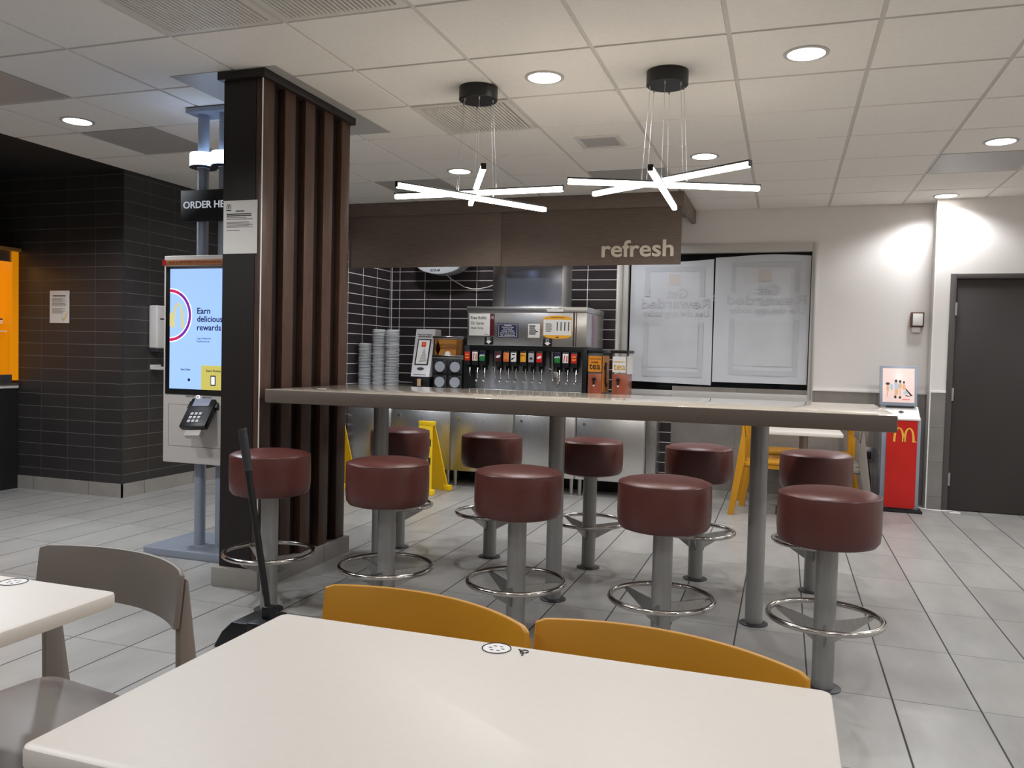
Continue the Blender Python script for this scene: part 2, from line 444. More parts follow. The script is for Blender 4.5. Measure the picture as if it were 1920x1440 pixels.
for z in (1.73, 1.0, .27):
    h = B().box(1.358, 1.378, 7.820, 7.846, z-.055, z+.055, .003); h.cyl((1.366, 7.822, z-.055), (1.366, 7.822, z+.055), .007, n=10)
    h.done('hinge', 'alu', d)
hb = B().cyl((2.2, 7.845, 1.0), (2.2, 7.80, 1.0), .02); hb.tube([(2.2, 7.80, 1.0), (2.19, 7.79, 1.0), (2.09, 7.79, 1.0)], .009)
hb.done('door_handle', 'alu', d)
# room behind and beside the camera, plain
b = B().box(3.6, 3.75, -3.5, 8.2, 0, CEIL+.02); struct(b.done('wall_right', 'wallrear'))
b = B().box(-5.12, 3.6, -3.65, -3.5, 0, CEIL+.02); struct(b.done('wall_front', 'wallrear'))
b = B().box(-8.15, -8, -3.5, 5.32, 0, CEIL+.02); b.box(-8, -5.12, -3.65, -3.5, 0, CEIL+.02); struct(b.done('wall_left', 'darkpaint'))
# dark tiled block on the left
struct(B().box(-8, -5.12, 5.32, 8.2, 0, CEIL).done('wall_left', 'darktile'))
b = B().box(-6.24, -5.108, 5.308, 5.32, 0, .112); b.box(-5.12, -5.108, 5.308, 8.03, 0, .112)
struct(b.done('baseboard_left', 'basetile'))
struct(B().box(-5.126, -5.115, 5.315, 5.326, .112, CEIL).done('trim_6', 'darkgrey'))
# window
w = struct(B().box(WX0-.025, WX0+.045, 8.008, 8.12, WZ0-.02, WZ1+.025, .003).box(WX1-.02, WX1+.025, 8.008, 8.12, WZ0-.02, WZ1+.025, .003)
           .box(WX0+.045, WX1-.02, 8.008, 8.12, WZ1-.055, WZ1+.025, .003).box(WX0+.045, WX1-.02, 8.008, 8.12, WZ0-.02, WZ0+.04, .003).done('window_1', 'windowframe'))
B().box(WX0+.045, WX1-.02, 8.085, 8.09, WZ0+.04, WZ1-.055).done('glass_pane', 'pane', w)
B().box(WX0-.03, WX1+.03, 7.985, 8.03, WZ0-.045, WZ0-.02, .004).done('sill', 'windowframe', w)
B().box(WX0-.01, WX0+.0, 8.0, 8.01, WZ0, WZ1).box(WX1+.0, WX1+.012, 8.0, 8.01, WZ0, WZ1).done('outer_bead', 'alu', w)
# night outside
o = struct(B().box(-9, 7, 13, 13.2, -.5, 5).done('wall_outside', 'night'))
b = B()
for x in (-.35, .2, .75, 1.3): b.box(x, x+.4, 12.95, 13, .2, .75)
b.done('lit_pane', 'farwin', o)
struct(B().box(-9, 7, 8.2, 13, -.5, -.4).done('floor_outside', 'night'))

# posters on the glass, seen from behind with their print showing through mirrored
def poster(x0, x1, z0, z1, lab, tilt):
    t = thing('window_poster', lab, 'poster', ((x0+x1)/2, 8.06, z0), group='posters on the window')
    w_, h_ = x1-x0, z1-z0
    n = 14
    bm = bmesh.new(); rows = []
    for i in range(n+1):
        u = i/n
        wave = .006*math.sin(u*9+tilt*20)
        bot = (x0+w_*u+tilt*.02*(1 if u > .5 else 0), z0+.02*(1-u)*(tilt > 0)); top = (x0+w_*u, z1+.012*math.sin(u*5+tilt*7))
        rows.append([bm.verts.new((bot[0], 8.062+wave*.3, bot[1])), bm.verts.new((top[0], 8.062+wave*.3, top[1])),
                     bm.verts.new((top[0], 8.0635+wave*.3, top[1])), bm.verts.new((bot[0], 8.0635+wave*.3, bot[1]))])
    for A, C in zip(rows, rows[1:]):
        for k in range(4): bm.faces.new((A[k], A[(k+1) % 4], C[(k+1) % 4], C[k]))
    bm.faces.new(rows[0]); bm.faces.new(rows[-1][::-1]); bmesh.ops.recalc_face_normals(bm, faces=bm.faces)
    B()._add(bm).done('sheet', 'poster', t)
    cx = (x0+x1)/2+.03
    y = 8.0585
    p = B(); pw = w_*.72
    zt = z1-h_*.05; zm = z1-h_*.29
    p.box(cx-pw/2, cx+pw/2, y, y+.001, zt-.045, zt); p.box(cx-pw/2, cx-pw/2+.045, y, y+.001, zm, zt-.045); p.box(cx+pw/2-.045, cx+pw/2, y, y+.001, zm, zt-.045)
    za, zb = z1-h_*.50, z0+h_*.06
    p.box(cx-pw/2, cx-pw/2+.04, y, y+.001, zb, za); p.box(cx+pw/2-.04, cx+pw/2, y, y+.001, zb, za); p.box(cx-pw/2+.04, cx+pw/2-.04, y, y+.001, zb, zb+.05)
    p.text('Get', mirrored(cx+.13, y+.001, z1-h_*.305), h=.095, extrude=.001, off=.02)
    p.text('Rewarded', mirrored(cx+w_*.43, y+.001, z1-h_*.385), w=w_*.83, h=.095, extrude=.001, off=.02)
    p.text('Use the app today', mirrored(cx+w_*.42, y+.001, z1-h_*.465), w=w_*.8, h=.075, extrude=.001)
    p.done('faint_lettering', 'posterink', t)
    B().box(cx-.055, cx+.055, y, y+.001, z1-h_*.2, z1-h_*.11).done('faint_square', 'posterpink', t)
    B().box(cx-pw/2+.05, cx+pw/2-.05, y, y+.0008, zb+.09, za-.02).done('faint_picture', mat('poster_ghost', (203, 206, 212), .75, noise=.05, scale=4), t)
poster(-1.47, -.675, 1.0, 2.20, 'pale paper poster backing the left half of the window', .3)
poster(-.66, .2, 1.035, 2.235, 'pale paper poster backing the right half of the window', -.2)

# ------------------------------------------------------------------ ceiling fittings
def spot(x, y, power, col=(.95, .965, 1.), z=CEIL-.012, size=150, blend=.5, rad=.075):
    l = bpy.data.lights.new('spot_beam', 'SPOT'); l.energy = power; l.color = col; l.spot_size = math.radians(size); l.spot_blend = blend; l.shadow_soft_size = rad
    o = bpy.data.objects.new('spot_beam', l); COL.objects.link(o); o.location = (x, y, z)
    return o
P_DOWN = 78
dl = [(-4.326, 4.104, 'recessed round downlight in the ceiling left of the dark pillar'), (-1.215, 4.054, 'recessed round downlight between the two pendant canopies'),
      (.045, 4.041, 'recessed round downlight right of both pendants'), (-.583, 5.894, 'recessed round downlight behind the right pendant'),
      (1.246, 5.912, 'recessed round downlight beside a grey ceiling panel at the far right'), (-2.456, 5.96, 'recessed round downlight behind the left pendant'),
      (1.235, 7.699, 'recessed round downlight close to the door wall')]
proto = None
for x, y, lab in dl:
    if proto is None:
        proto = thing('recessed_downlight', lab, 'ceiling light', (x, y, CEIL), group='recessed downlights')
        B(True).lathe([(.082, -.001), (.084, -.006), (.101, -.004), (.101, 0), (.082, 0)], n=40).done('trim_ring', 'lamptrim', proto)
        B(True).lathe([(0, -.003), (.082, -.003), (.082, 0), (0, 0)], n=40).done('lens', 'lamp', proto)
    else:
        dup(proto, (x, y, CEIL), 0, lab)
    cool = x < -4
    spot(x, y, P_DOWN*(2.8 if cool else 1), (.86, .92, 1) if cool else (.95, .965, 1.))
# unseen room downlights; the first lamp is added to brighten kiosk and left floor
for x, y, k in ((-4.4, 2.2, 1.5), (-3.1, 2.2, 1.2), (-1.2, 2.2, .56), (.65, 2.2, .58), (2.5, 2.2, .9), (-3.1, .3, .9), (-1.2, .3, .24), (.65, .3, .24), (2.5, .3, .9), (-1.2, -1.6, .8), (.65, -1.6, .8), (2.5, 4.05, 1.3), (2.9, 5.9, 1.3)):
    spot(x, y, P_DOWN*k)
for x in (-3.45, -2.25, -1.3): spot(x, 7.36, 24, (.97, .98, 1), z=2.59, size=150, rad=.05)
spot(-4.4, 6.3, 14, (.9, .94, 1))

def louvre(i, j, lab):
    x0, x1, y0, y1 = GX+TX*i+.012, GX+TX*(i+1)-.012, GY+TY*j+.012, GY+TY*(j+1)-.012
    t = thing('ceiling_vent', lab, 'vent', ((x0+x1)/2, (y0+y1)/2, CEIL), group='louvred ceiling vents')
    f = B()
    for a in ((x0, x1, y0, y0+.035), (x0, x1, y1-.035, y1), (x0, x0+.035, y0+.035, y1-.035), (x1-.035, x1, y0+.035, y1-.035)): f.box(*a, CEIL-.004, CEIL+.006)
    f.done('frame', 'vent', t)
    s = B(); n = 24
    for k in range(n):
        x = x0+.04+(x1-x0-.08)*(k+.5)/n
        s.box(x-.0065, x+.0065, y0+.03, y1-.03, CEIL-.008, CEIL+.004)
    s.done('louvres', 'vent', t)
    B().box(x0+.03, x1-.03, y0+.03, y1-.03, CEIL+.005, CEIL+.0058).done('backing', 'blackmatte', t)
louvre(-2, -2, 'louvred ceiling vent at the top edge of the photo, left of its twin')
louvre(-1, -2, 'louvred ceiling vent at the top edge of the photo, right of its twin')
louvre(-1, 1, 'louvred ceiling vent behind the canopy of the left pendant')
for (i, j), lab in zip(METAL, ('grey metal ceiling panel behind the downlight left of the pillar', 'blue-lit grey ceiling panel at the left photo edge',
                               'grey metal ceiling panel in front of the door wall', 'grey metal ceiling panel above the refresh canopy behind the right pendant', 'grey metal ceiling panel above the canopy beside the dark pillar')):
    x0, x1, y0, y1 = GX+TX*i+.012, GX+TX*(i+1)-.012, GY+TY*j+.012, GY+TY*(j+1)-.012
    tag(B().box(x0, x1, y0, y1, CEIL+.001, CEIL+.0055).done('metal_ceiling_panel', 'ventmetal'), lab, 'ceiling panel', 'grey metal ceiling panels')
t = thing('speaker_grille', 'small square grille in the ceiling between the two pendants', 'grille', (-1.2, 5.33, CEIL))
f = B()
x0, x1, y0, y1 = -1.345, -1.055, 5.19, 5.475
for a in ((x0, x1, y0, y0+.03), (x0, x1, y1-.03, y1), (x0, x0+.03, y0+.03, y1-.03), (x1-.03, x1, y0+.03, y1-.03)): f.box(*a, CEIL-.012, CEIL, .002)
f.done('frame', 'vent', t)
B().box(x0+.03, x1-.03, y0+.03, y1-.03, CEIL-.008, CEIL-.001).done('mesh_panel', 'ventmetal', t)

# ------------------------------------------------------------------ pendants
def pendant(cx, cy, bars, lab):
    t = thing('star_pendant', lab, 'pendant light', (cx, cy, CEIL), group='star pendants over the bar table')
    B().lathe([(0, -.07), (.098, -.07), (.103, -.066), (.103, 0), (0, 0)], (cx, cy, CEIL), 48).done('ceiling_canopy', 'black', t)
    for ang, z, L in bars:
        a = math.radians(ang); dx, dy = math.cos(a), math.sin(a)
        R = Matrix.Translation((cx, cy, z)) @ Matrix.Rotation(a, 4, 'Z')
        h = L/2
        c = B().box(-h, h, -.0125, .0125, .009, .017, .001, M=R); c.box(-h-.003, -h, -.0125, .0125, -.012, .017, M=R); c.box(h, h+.003, -.0125, .0125, -.012, .017, M=R)
        ch = c.done('bar_housing', 'blackmatte', t)
        B().box(-h, h, -.013, .013, -.016, .009, .006, 3, M=R).done('diffuser', 'bar', ch)
        for sgn in (-1, 1):
            k = .115*sgn
            px, py = cx+dx*k, cy+dy*k
            qx, qy = cx+dx*.085*sgn, cy+dy*.085*sgn
            wv = B().cyl((px, py, z+.017), (qx, qy, CEIL-.07), .0012, n=6); wv.cyl((px, py, z+.014), (px, py, z+.04), .0035, n=8); wv.cyl((qx, qy, CEIL-.085), (qx, qy, CEIL-.07), .004, n=8)
            wv.done('suspension_wire', 'alu', t)
pendant(-1.604, 4.13, [(56, 2.088, .97), (-1, 2.116, .97), (115, 2.144, .97)], 'black star pendant with three glowing bars, hanging nearer the pillar')
pendant(-.601, 4.13, [(91, 2.088, .97), (22, 2.116, .97), (-32, 2.138, .99)], 'black star pendant with three glowing bars, hanging nearer the window wall')

# ------------------------------------------------------------------ pillar
t = thing('slatted_pillar', 'dark wooden pillar with vertical slats at the end of the bar table', 'pillar', (-2.68, 4.01, 0))
B().box(-2.795, -2.60, 3.575, 4.452, .0, CEIL-.002).done('core', 'walnut_dark', t)
for k in range(5):
    y0 = 3.577+.1945*k
    B().box(-2.60, -2.56, y0, y0+.097, .1, CEIL-.04, .002).done('slat', 'walnut', t)
B().box(-2.5625, -2.5585, 3.572, 3.5775, .1, CEIL-.03).done('edge_trim', 'white_trim', t)
B().box(-2.82, -2.535, 3.55, 4.475, CEIL-.045, CEIL-.003, .002).done('crown', 'walnut_dark', t)
B().box(-2.82, -2.535, 3.542, 4.48, 0, .1, .002).done('plinth', 'basetile', t)
B().box(-3.12, -2.47, 3.55, 4.81, CEIL-.003, CEIL-.001).done('ceiling_collar', 'ventmetal', t)
n = thing('pillar_notice', 'printed white notice sheet on the narrow face of the dark pillar', 'notice', (-2.687, 3.573, 1.737))
B().box(-2.79, -2.583, 3.5725, 3.5745, 1.737, 2.01).done('sheet', 'paper', n)
b = B().emblem(-2.757, 1.968, .028, .024, 3.5715, 3.5725); b.box(-2.772, -2.742, 3.5715, 3.5725, 1.958, 1.963); b.box(-2.715, -2.662, 3.5715, 3.5725, 1.953, 1.9575)
b.lines(-2.77, -2.618, 1.943, 1.926, 2, 3.5715, 3.5725, .6, .02)
b.done('lettering', 'ink', n)
b = B().lines(-2.77, -2.608, 1.924, 1.908, 2, 3.5715, 3.5725, .45, .4); b.lines(-2.77, -2.608, 1.90, 1.868, 5, 3.5715, 3.5725, .4, .3); b.box(-2.77, -2.69, 3.5715, 3.5725, 1.856, 1.859)
b.done('fine_print', 'greyink', n)

# ------------------------------------------------------------------ bar table and stools
t = thing('bar_table', 'long taupe bar-height table running out from the dark pillar', 'table', (-1.05, 4.02, 0))
B().box(-2.52, .434, 3.566, 4.478, .975, 1.040, .004).done('table_edge', 'baredge', t)
B().box(-2.519, .433, 3.567, 4.477, 1.040, 1.0435, .0015).done('table_top', 'bartop', t)
for x in (-2.09, -1.09, -.10):
    lg = B().cyl((x, 4.022, .004), (x, 4.022, .975), .041, n=32).done('leg', 'post', t)
    B().lathe([(0, 0), (.066, 0), (.066, .004), (.046, .009), (0, .009)], (x, 4.022, 0), 32).done('floor_flange', 'darkgrey', lg)
b = B().cyl((-2.33, 3.80, 1.0435), (-2.33, 3.80, 1.0442), .025, n=24); b.done('sticker', 'whiteprint', t)
b = B().cyl((.12, 3.70, 1.0435), (.12, 3.70, 1.0442), .022, n=24); b.done('sticker', 'greyprint', t)

st = thing('bar_stool', '', 'stool', (0, 0, 0), group='bar stools along the long table')
B(True).lathe([(0, .560), (.155, .560), (.174, .566), (.185, .582), (.1885, .62), (.1885, .69), (.187, .738), (.185, .745), (.181, .7475), (.178, .75), (.165, .757), (.13, .764), (.08, .7685), (0, .771)], n=64).done('seat', 'leather', st)
B(True).tube([(.1835*math.cos(2*PI*k/64), .1835*math.sin(2*PI*k/64), .7465) for k in range(64)], .0032, 6, True).done('piping', 'piping', st.children[0])
B(True).cyl((0, 0, .004), (0, 0, .555), .0405, n=32).cyl((0, 0, .548), (0, 0, .561), .1, n=32).done('post', 'post', st)
B(True).tube([(.208*math.cos(2*PI*k/64), .208*math.sin(2*PI*k/64), .2755) for k in range(64)], .0115, 12, True).done('foot_ring', 'chrome', st)
for a in (-90, 30, 150):
    g = B(True).prism([(.036, .17), (.036, .255), (.197, .272), (.214, .266), (.205, .256)], 'xz', -.003, .003)
    g.box(.185, .21, -.009, .009, .262, .268)
    bmesh.ops.rotate(g.bm, verts=g.bm.verts, cent=(0, 0, 0), matrix=Matrix.Rotation(math.radians(a), 3, 'Z'))
    g.done('ring_bracket', 'steel', st)
B(True).lathe([(0, 0), (.068, 0), (.068, .004), (.046, .008), (0, .008)], n=32).done('floor_flange', 'darkgrey', st)
front_labels = ['burgundy bar stool on the near side, against the pillar behind the dustpan handle', 'burgundy bar stool on the near side, second from the pillar',
                'burgundy bar stool on the near side, middle of its row of five', 'burgundy bar stool on the near side, fourth from the pillar', 'burgundy bar stool on the near side, at the free end of the table']
rear_labels = ['burgundy bar stool on the far side, half hidden by the table leg nearest the pillar', 'burgundy bar stool on the far side, second from the pillar',
               'burgundy bar stool on the far side, beside the middle table leg', 'burgundy bar stool on the far side, fourth from the pillar', 'burgundy bar stool on the far side, before the yellow-chaired window table']
first = True
for row, (yy, labs, rz) in enumerate(((3.327, front_labels, 0), (4.717, rear_labels, 0))):
    for k in range(5):
        x = -2.314+.623*k
        if first: st.location = (x, yy, 0); st['label'] = labs[k]; first = False
        else: dup(st, (x, yy, 0), math.radians(random.uniform(-8, 8)), labs[k])

# ------------------------------------------------------------------ cream tables
def cream_table(x0, x1, y0, y1, z, lab, disc=None, access=False, group='cream laminate tables'):
    cx, cy = (x0+x1)/2, (y0+y1)/2
    t = thing('dining_table', lab, 'table', (cx, cy, 0), group=group)
    top = B().rbox(x0, x1, y0, y1, z-.03, z, .018, .006).done('table_top', 'laminate', t)
    B().lathe([(0, .02), (.034, .02), (.034, z-.035), (.10, z-.032), (.10, z-.03), (0, z-.03)], (cx, cy, 0), 32).done('pedestal', 'post', t)
    B().rbox(cx-.2, cx+.2, cy-.2, cy+.2, 0, .02, .06, .004).done('base_plate', 'darkgrey', t)
    if disc:
        dx, dy, r = disc
        dk = B().cyl((dx, dy, z), (dx, dy, z+.0008), r, n=40).done('service_disc', 'whiteprint', t)
        g = B().tube([(dx+(r-.0015)*math.cos(2*PI*k/40), dy+(r-.0015)*math.sin(2*PI*k/40), z+.0008) for k in range(40)], .0012, 5, True)
        for k in range(6):
            a = k*1.05; g.box(dx+.011*math.cos(a)-.003, dx+.011*math.cos(a)+.003, dy+.011*math.sin(a)-.0012, dy+.011*math.sin(a)+.0012, z+.0007, z+.0012)
        g.done('disc_print', 'ink', dk)
    if access:
        ax, ay = -.398, 1.297
        def q(u, v): return (ax-u*.011, ay-v*.011, z+.0006)
        g = B().tube([q(.15+.6*math.cos(a), -.35+.6*math.sin(a)) for a in [math.radians(d_) for d_ in range(120, 391, 18)]], .0011, 5)
        g.tube([q(.0, 1.0), q(.1, -.05), q(.75, -.1), q(1.0, -.85), q(1.25, -.8)], .0011, 5)
        g.cyl(q(0, 1.25), (q(0, 1.25)[0], q(0, 1.25)[1], z+.0014), .0019, n=10); g.tube([q(.1, .5), q(.6, .45)], .0010, 5)
        g.done('wheelchair_symbol', 'ink', t)
    return t
cream_table(-.888, .085, .754, 1.325, .75, 'cream laminate table filling the bottom of the photo, with two mustard chairs', (-.448, 1.297, .026), True)
cream_table(-2.24, -1.267, .735, 1.310, .75, 'cream laminate table cut off by the left photo edge, with a grey chair', (-1.512, 1.278, .028))
cream_table(-.12, .455, 6.86, 7.40, .689, 'small cream table below the window seen under the bar table')

# ------------------------------------------------------------------ chairs
def make_chair(lab, m):
    t = thing('dining_chair', lab, 'chair', (0, 0, 0), group='low-backed plastic chairs')
    # curved band of the back
    R = .418; half = .2385; cyc = .165-math.sqrt(R*R-half*half)
    amax = math.asin(half/R); n = 28
    bm = bmesh.new(); rows = []
    H0, H1, T = .640, .765, .011
    for k in range(n+1):
        a = -amax+2*amax*k/n; u = abs(2*k/n-1)
        dz = .006*max(0, (u-.93)/.07)**2
        for_r = []
        for r, z in ((R, H0+dz), (R, H1-dz), (R+T, H1-dz), (R+T, H0+dz)):
            lean = (z-H0)*.12
            for_r.append(bm.verts.new((r*math.sin(a), cyc+r*math.cos(a)+lean, z)))
        rows.append(for_r)
    for A, C in zip(rows, rows[1:]):
        for q in range(4): bm.faces.new((A[q], A[(q+1) % 4], C[(q+1) % 4], C[q]))
    bm.faces.new(rows[0]); bm.faces.new(rows[-1][::-1]); bmesh.ops.recalc_face_normals(bm, faces=bm.faces)
    bmesh.ops.bevel(bm, geom=[e for e in bm.edges if len(e.link_faces) == 2 and e.calc_face_angle(0) > 1.0], offset=.003, segments=2, affect='EDGES', profile=.5)
    B(True)._add(bm).done('backrest', m, t)
    s = B(True).rbox(-.215, .215, -.235, .19, .428, .456, .05, .008); s.box(-.2, -.17, -.2, .2, .39, .43, .004); s.box(.17, .2, -.2, .2, .39, .43, .004); s.box(-.17, .17, .15, .18, .395, .43, .004)
    s.done('seat', m, t)
    for sg in (-1, 1):
        x0, x1 = (.2205, .238) if sg > 0 else (-.238, -.2205)
        B(True).prism([(.262, 0), (.308, 0), (.246, .44), (.205, .742), (.198, .748), (.184, .64), (.186, .44)], 'yz', x0, x1, .003).done('leg', m, t)
        k = B(True)
        a, c = sg*.19, sg*.215
        k.hexa([(c-.012, -.235, 0), (c+.012, -.235, 0), (c+.012, -.208, 0), (c-.012, -.208, 0)], [(a-.018, -.215, .43), (a+.018, -.215, .43), (a+.018, -.17, .43), (a-.018, -.17, .43)])
        k.done('leg', m, t)
        B(True).box(min(sg*.19, sg*.224), max(sg*.19, sg*.224), .13, .2, .405, .44, .004).done('seat_bracket', m, t)
    return t
def seat_at(mx, my, deg):
    a = math.radians(deg); return (mx+math.sin(a)*.165, my-math.cos(a)*.165, 0), a
cy_ = make_chair('mustard yellow chair tucked behind the near cream table, by the grey-capped disc', 'yellow')
cy_.location, cy_.rotation_euler.z = seat_at(-.656, 1.403, -12.4)
cy_['label'] = 'mustard yellow chair at the near cream table, on the pillar side'
l, a = seat_at(-.188, 1.364, -12.1); dup(cy_, l, a, 'mustard yellow chair at the near cream table, on the window side')
cg = make_chair('warm grey chair behind the cream table at the left photo edge', 'greyplastic')
cg.location, cg.rotation_euler.z = seat_at(-1.453, 1.4455, -8.4)
dup(cy_, (-.063, 6.99, 0), math.radians(82), 'mustard yellow chair in profile at the small window table, beside the end table leg')
dup(cy_, (-.07, 7.74, 0), math.radians(88), 'mustard yellow chair tucked in the row behind, against the window wall')
dup(cg, (.385, 6.99, 0), math.radians(-90), 'warm grey chair at the small window table, beside the red kiosk')
dup(cy_, (.37, 7.64, 0), math.radians(-90), 'mustard yellow chair behind the grey chair near the wall outlet')

# ------------------------------------------------------------------ ordering kiosk
KY = 4.0
t = thing('ordering_kiosk', 'white self-order kiosk with a glowing screen on twin poles beside the pillar', 'kiosk', (-3.28, 4.1, 0))
B().rbox(-3.63, -2.87, 3.93, 4.40, 0, .045, .02, .004).done('base_plate', 'bluegrey', t)
for x in (-3.358, -3.205):
    B().cyl((x, 4.11, .045), (x, 4.11, CEIL-.02), .033, n=28).done('pole', 'bluegrey', t)
    rl = B().lathe([(.034, -.04), (.074, -.04), (.078, -.035), (.078, .035), (.074, .04), (.034, .04)], (x, 4.11, 2.37), 40).done('ring_lamp', 'ringlight', t)
    B().lathe([(.034, -.046), (.079, -.046), (.079, -.04), (.034, -.04)], (x, 4.11, 2.37), 40).done('ring_lamp_base', 'darkgrey', rl)
B().rbox(-3.43, -3.13, 4.03, 4.2, CEIL-.03, CEIL-.006, .01).done('ceiling_plate', 'bluegrey', t)
B().box(-3.57, -3.0, 4.03, 4.08, .56, 1.79, .004).done('rear_housing', 'blackmatte', t)
B().box(-3.54, -3.02, 3.995, 4.03, .556, 1.79, .006).done('front_panel', 'kioskwhite', t)
pn = B()
for a in ((-3.5, -3.06, .655, .658), (-3.5, -3.06, .905, .907)): pn.box(a[0], a[1], 3.9945, 3.996, a[2], a[3])
pn.box(-3.5, -3.497, 3.9945, 3.996, .658, .905); pn.box(-3.063, -3.06, 3.9945, 3.996, .658, .905)
pn.done('hatch_seam', 'greyink', t)
sb = B().box(-3.546, -3.014, 3.988, 3.994, 1.732, 1.764, .001).done('banner_strip', mat('copper_strip', (176, 110, 66), .5), t)
B().text('Ask to ROUND UP your total for RMHC', front(-3.50, 3.988, 1.740), w=.46, h=.017, extrude=.001, off=.01).done('lettering', 'brown', sb)
B().box(-3.546, -3.522, 3.986, 3.988, 1.732, 1.764).done('red_square', 'redprint', sb)
B().box(-3.522, -3.04, 3.988, 3.9955, .966, 1.727, .004).done('screen_bezel', 'black', t)
sc = B().box(-3.487, -3.075, 3.9865, 3.9885, 1.0, 1.71).done('screen', 'screen', t)
y = 3.9855
B().arc(-3.487, 1.436, .131, .160, -PI/2, PI/2, y, y+.001).done('white_halo', 'screen_white', sc)
B().arc(-3.487, 1.436, .137, .154, -PI/2, -PI/2+.5, y-.001, y).arc(-3.487, 1.436, .137, .154, PI/2-.5, PI/2, y-.001, y).done('ring_graphic', 'screen_red', sc)
B().arc(-3.487, 1.436, .137, .154, -PI/2+.5, PI/2-.5, y-.001, y).done('ring_graphic', 'screen_purple', sc)
B().arch(-3.428, 1.360, .043, .150, .02, y-.001, y).box(-3.487, -3.462, y-.001, y, 1.372, 1.45).done('arch_graphic', 'screen_gold', sc)
tx = B()
for s_, z_, w_ in (('Earn', 1.445, .092), ('delicious', 1.398, .178), ('rewards', 1.348, .168)):
    tx.text(s_, front(-3.29, y+.001, z_), w=w_, h=.036, extrude=.001, off=.014)
tx.done('lettering', 'screen_navy', sc); tx = B()
tx.text('Log in below for', front(-3.29, y+.001, 1.294), w=.1, h=.012, extrude=.001)
tx.text('MyRewards', front(-3.29, y+.001, 1.276), w=.09, h=.012, extrude=.001)
tx.done('small_lettering', 'screen_navy', sc); tx = B()
tx.text('Start Order', front(-3.405, y+.001, 1.11), w=.07, h=.012, extrude=.001, off=.01)
tx.done('small_lettering', 'screen_navy', sc)
B().cyl((-3.345, y+.001, 1.055), (-3.345, y, 1.055), .009, n=20).done('round_graphic', 'screen_navy', sc)
ol = B().box(-3.257, -3.075, y, y+.001, 1.0, 1.143).done('points_tile', 'screen_olive', sc)
og = B().text('Earn Points', front(-3.22, y, 1.105), w=.1, h=.014, extrude=.001, off=.012); og.box(-3.19, -3.155, y-.001, y, 1.025, 1.085)
og.done('lettering', 'screen_navy', sc); B().box(-3.184, -3.161, y-.002, y-.001, 1.032, 1.078).done('phone_graphic', 'screen_white', sc)
as_ = B().lathe([(0, 0), (.012, 0), (.012, .003), (0, .003)], (0, 0, 0), 24)
bmesh.ops.rotate(as_.bm, verts=as_.bm.verts, cent=(0, 0, 0), matrix=Matrix.Rotation(PI/2, 3, 'X')); bmesh.ops.translate(as_.bm, verts=as_.bm.verts, vec=(-3.283, 3.995, .955))
as_ = as_.done('help_button', 'screen_white', t); B().cyl((-3.283, 3.992, .955), (-3.283, 3.9905, .955), .005, n=16).done('button_center', 'navy', as_)
B().text('PRESS FOR', front(-3.372, 3.995, .951), w=.06, h=.009, extrude=.001, off=.01).text('ASSISTANCE', front(-3.256, 3.995, .949), w=.066, h=.009, extrude=.001, off=.01).done('lettering', 'ink', t)
# card terminal leaning out of the panel
R = Matrix.Translation((-3.235, 3.985, .832)) @ Matrix.Rotation(math.radians(-40), 4, 'X') @ Matrix.Rotation(math.radians(-4), 4, 'Y') @ Matrix.Scale(1.18, 4)
ct = B().box(-.075, .075, -.055, -.02, -.09, .10, .008, M=R); ct.box(-.088, .088, -.046, -.02, .03, .098, .006, M=R)
ct = ct.done('card_terminal', 'black', t)
B().box(-.05, .045, -.0575, -.055, .035, .085, .001, M=R).done('terminal_screen', 'screen_grey', ct)
kp = B()
for i in range(3):
    for j in range(3): kp.box(-.036+.024*i, -.019+.024*i, -.058, -.055, -.065+.022*j, -.05+.022*j, .001, M=R)
kp.done('keypad', 'greyprint', ct)
br = B().box(-.045, .045, -.03, .0, -.125, -.09, .004, M=R); br.cyl((-3.235, 3.93, .81), (-3.235, 3.996, .84), .03, n=16); br.done('terminal_bracket', 'kioskwhite', ct)
# sign above
B().box(-3.475, -3.09, 4.055, 4.075, 2.0, 2.185, .002).done('header_sign', 'blackmatte', t)
hs = [c for c in t.children if c.name.startswith('header_sign')][0]
B().text('ORDER HERE', front(-3.455, 4.055, 2.077), w=.362, h=.042, extrude=.002, off=.012).done('lettering', emit('backlit_letters', (205, 212, 224), .62), hs)
cb = B().box(-3.262, -3.222, 4.15, 4.2, .045, .38, .004).done('cable_box', 'kioskwhite', t)
B().box(-3.268, -3.216, 4.145, 4.205, .38, .425, .006).done('cable_box_cap', 'black', cb)

# ------------------------------------------------------------------ dark left wall things
n = thing('wall_notice', 'printed white notice with a gold tick on the dark tiled wall', 'notice', (-5.788, 5.318, 1.424))
B().box(-5.893, -5.683, 5.3165, 5.3195, 1.424, 1.695).done('sheet', 'paper', n)
B().lines(-5.86, -5.72, 1.655, 1.645, 1, 5.3155, 5.3165, .8, 0).done('lettering', 'ink', n)
B().lines(-5.868, -5.71, 1.632, 1.56, 7, 5.3155, 5.3165, .4, .3).lines(-5.868, -5.71, 1.545, 1.50, 5, 5.3155, 5.3165, .4, .4).done('fine_print', 'greyink', n)
B().tube([(-5.755, 5.316, 1.465), (-5.74, 5.316, 1.442), (-5.70, 5.316, 1.51)], .005, 6).done('tick_mark', 'gold', n)
t = thing('soap_dispenser', 'pale wall-mounted dispenser on the dark wall beside the kiosk', 'dispenser', (-5.07, 5.68, 1.2))
B().box(-5.12, -5.03, 5.60, 5.745, 1.23, 1.595, .015, 3).done('cover', 'kioskwhite', t)
B().box(-5.12, -5.045, 5.615, 5.73, 1.20, 1.235, .008).done('outlet', 'darkgrey', t)
B().box(-5.0295, -5.0285, 5.635, 5.70, 1.475, 1.487).done('lettering', 'ink', t)
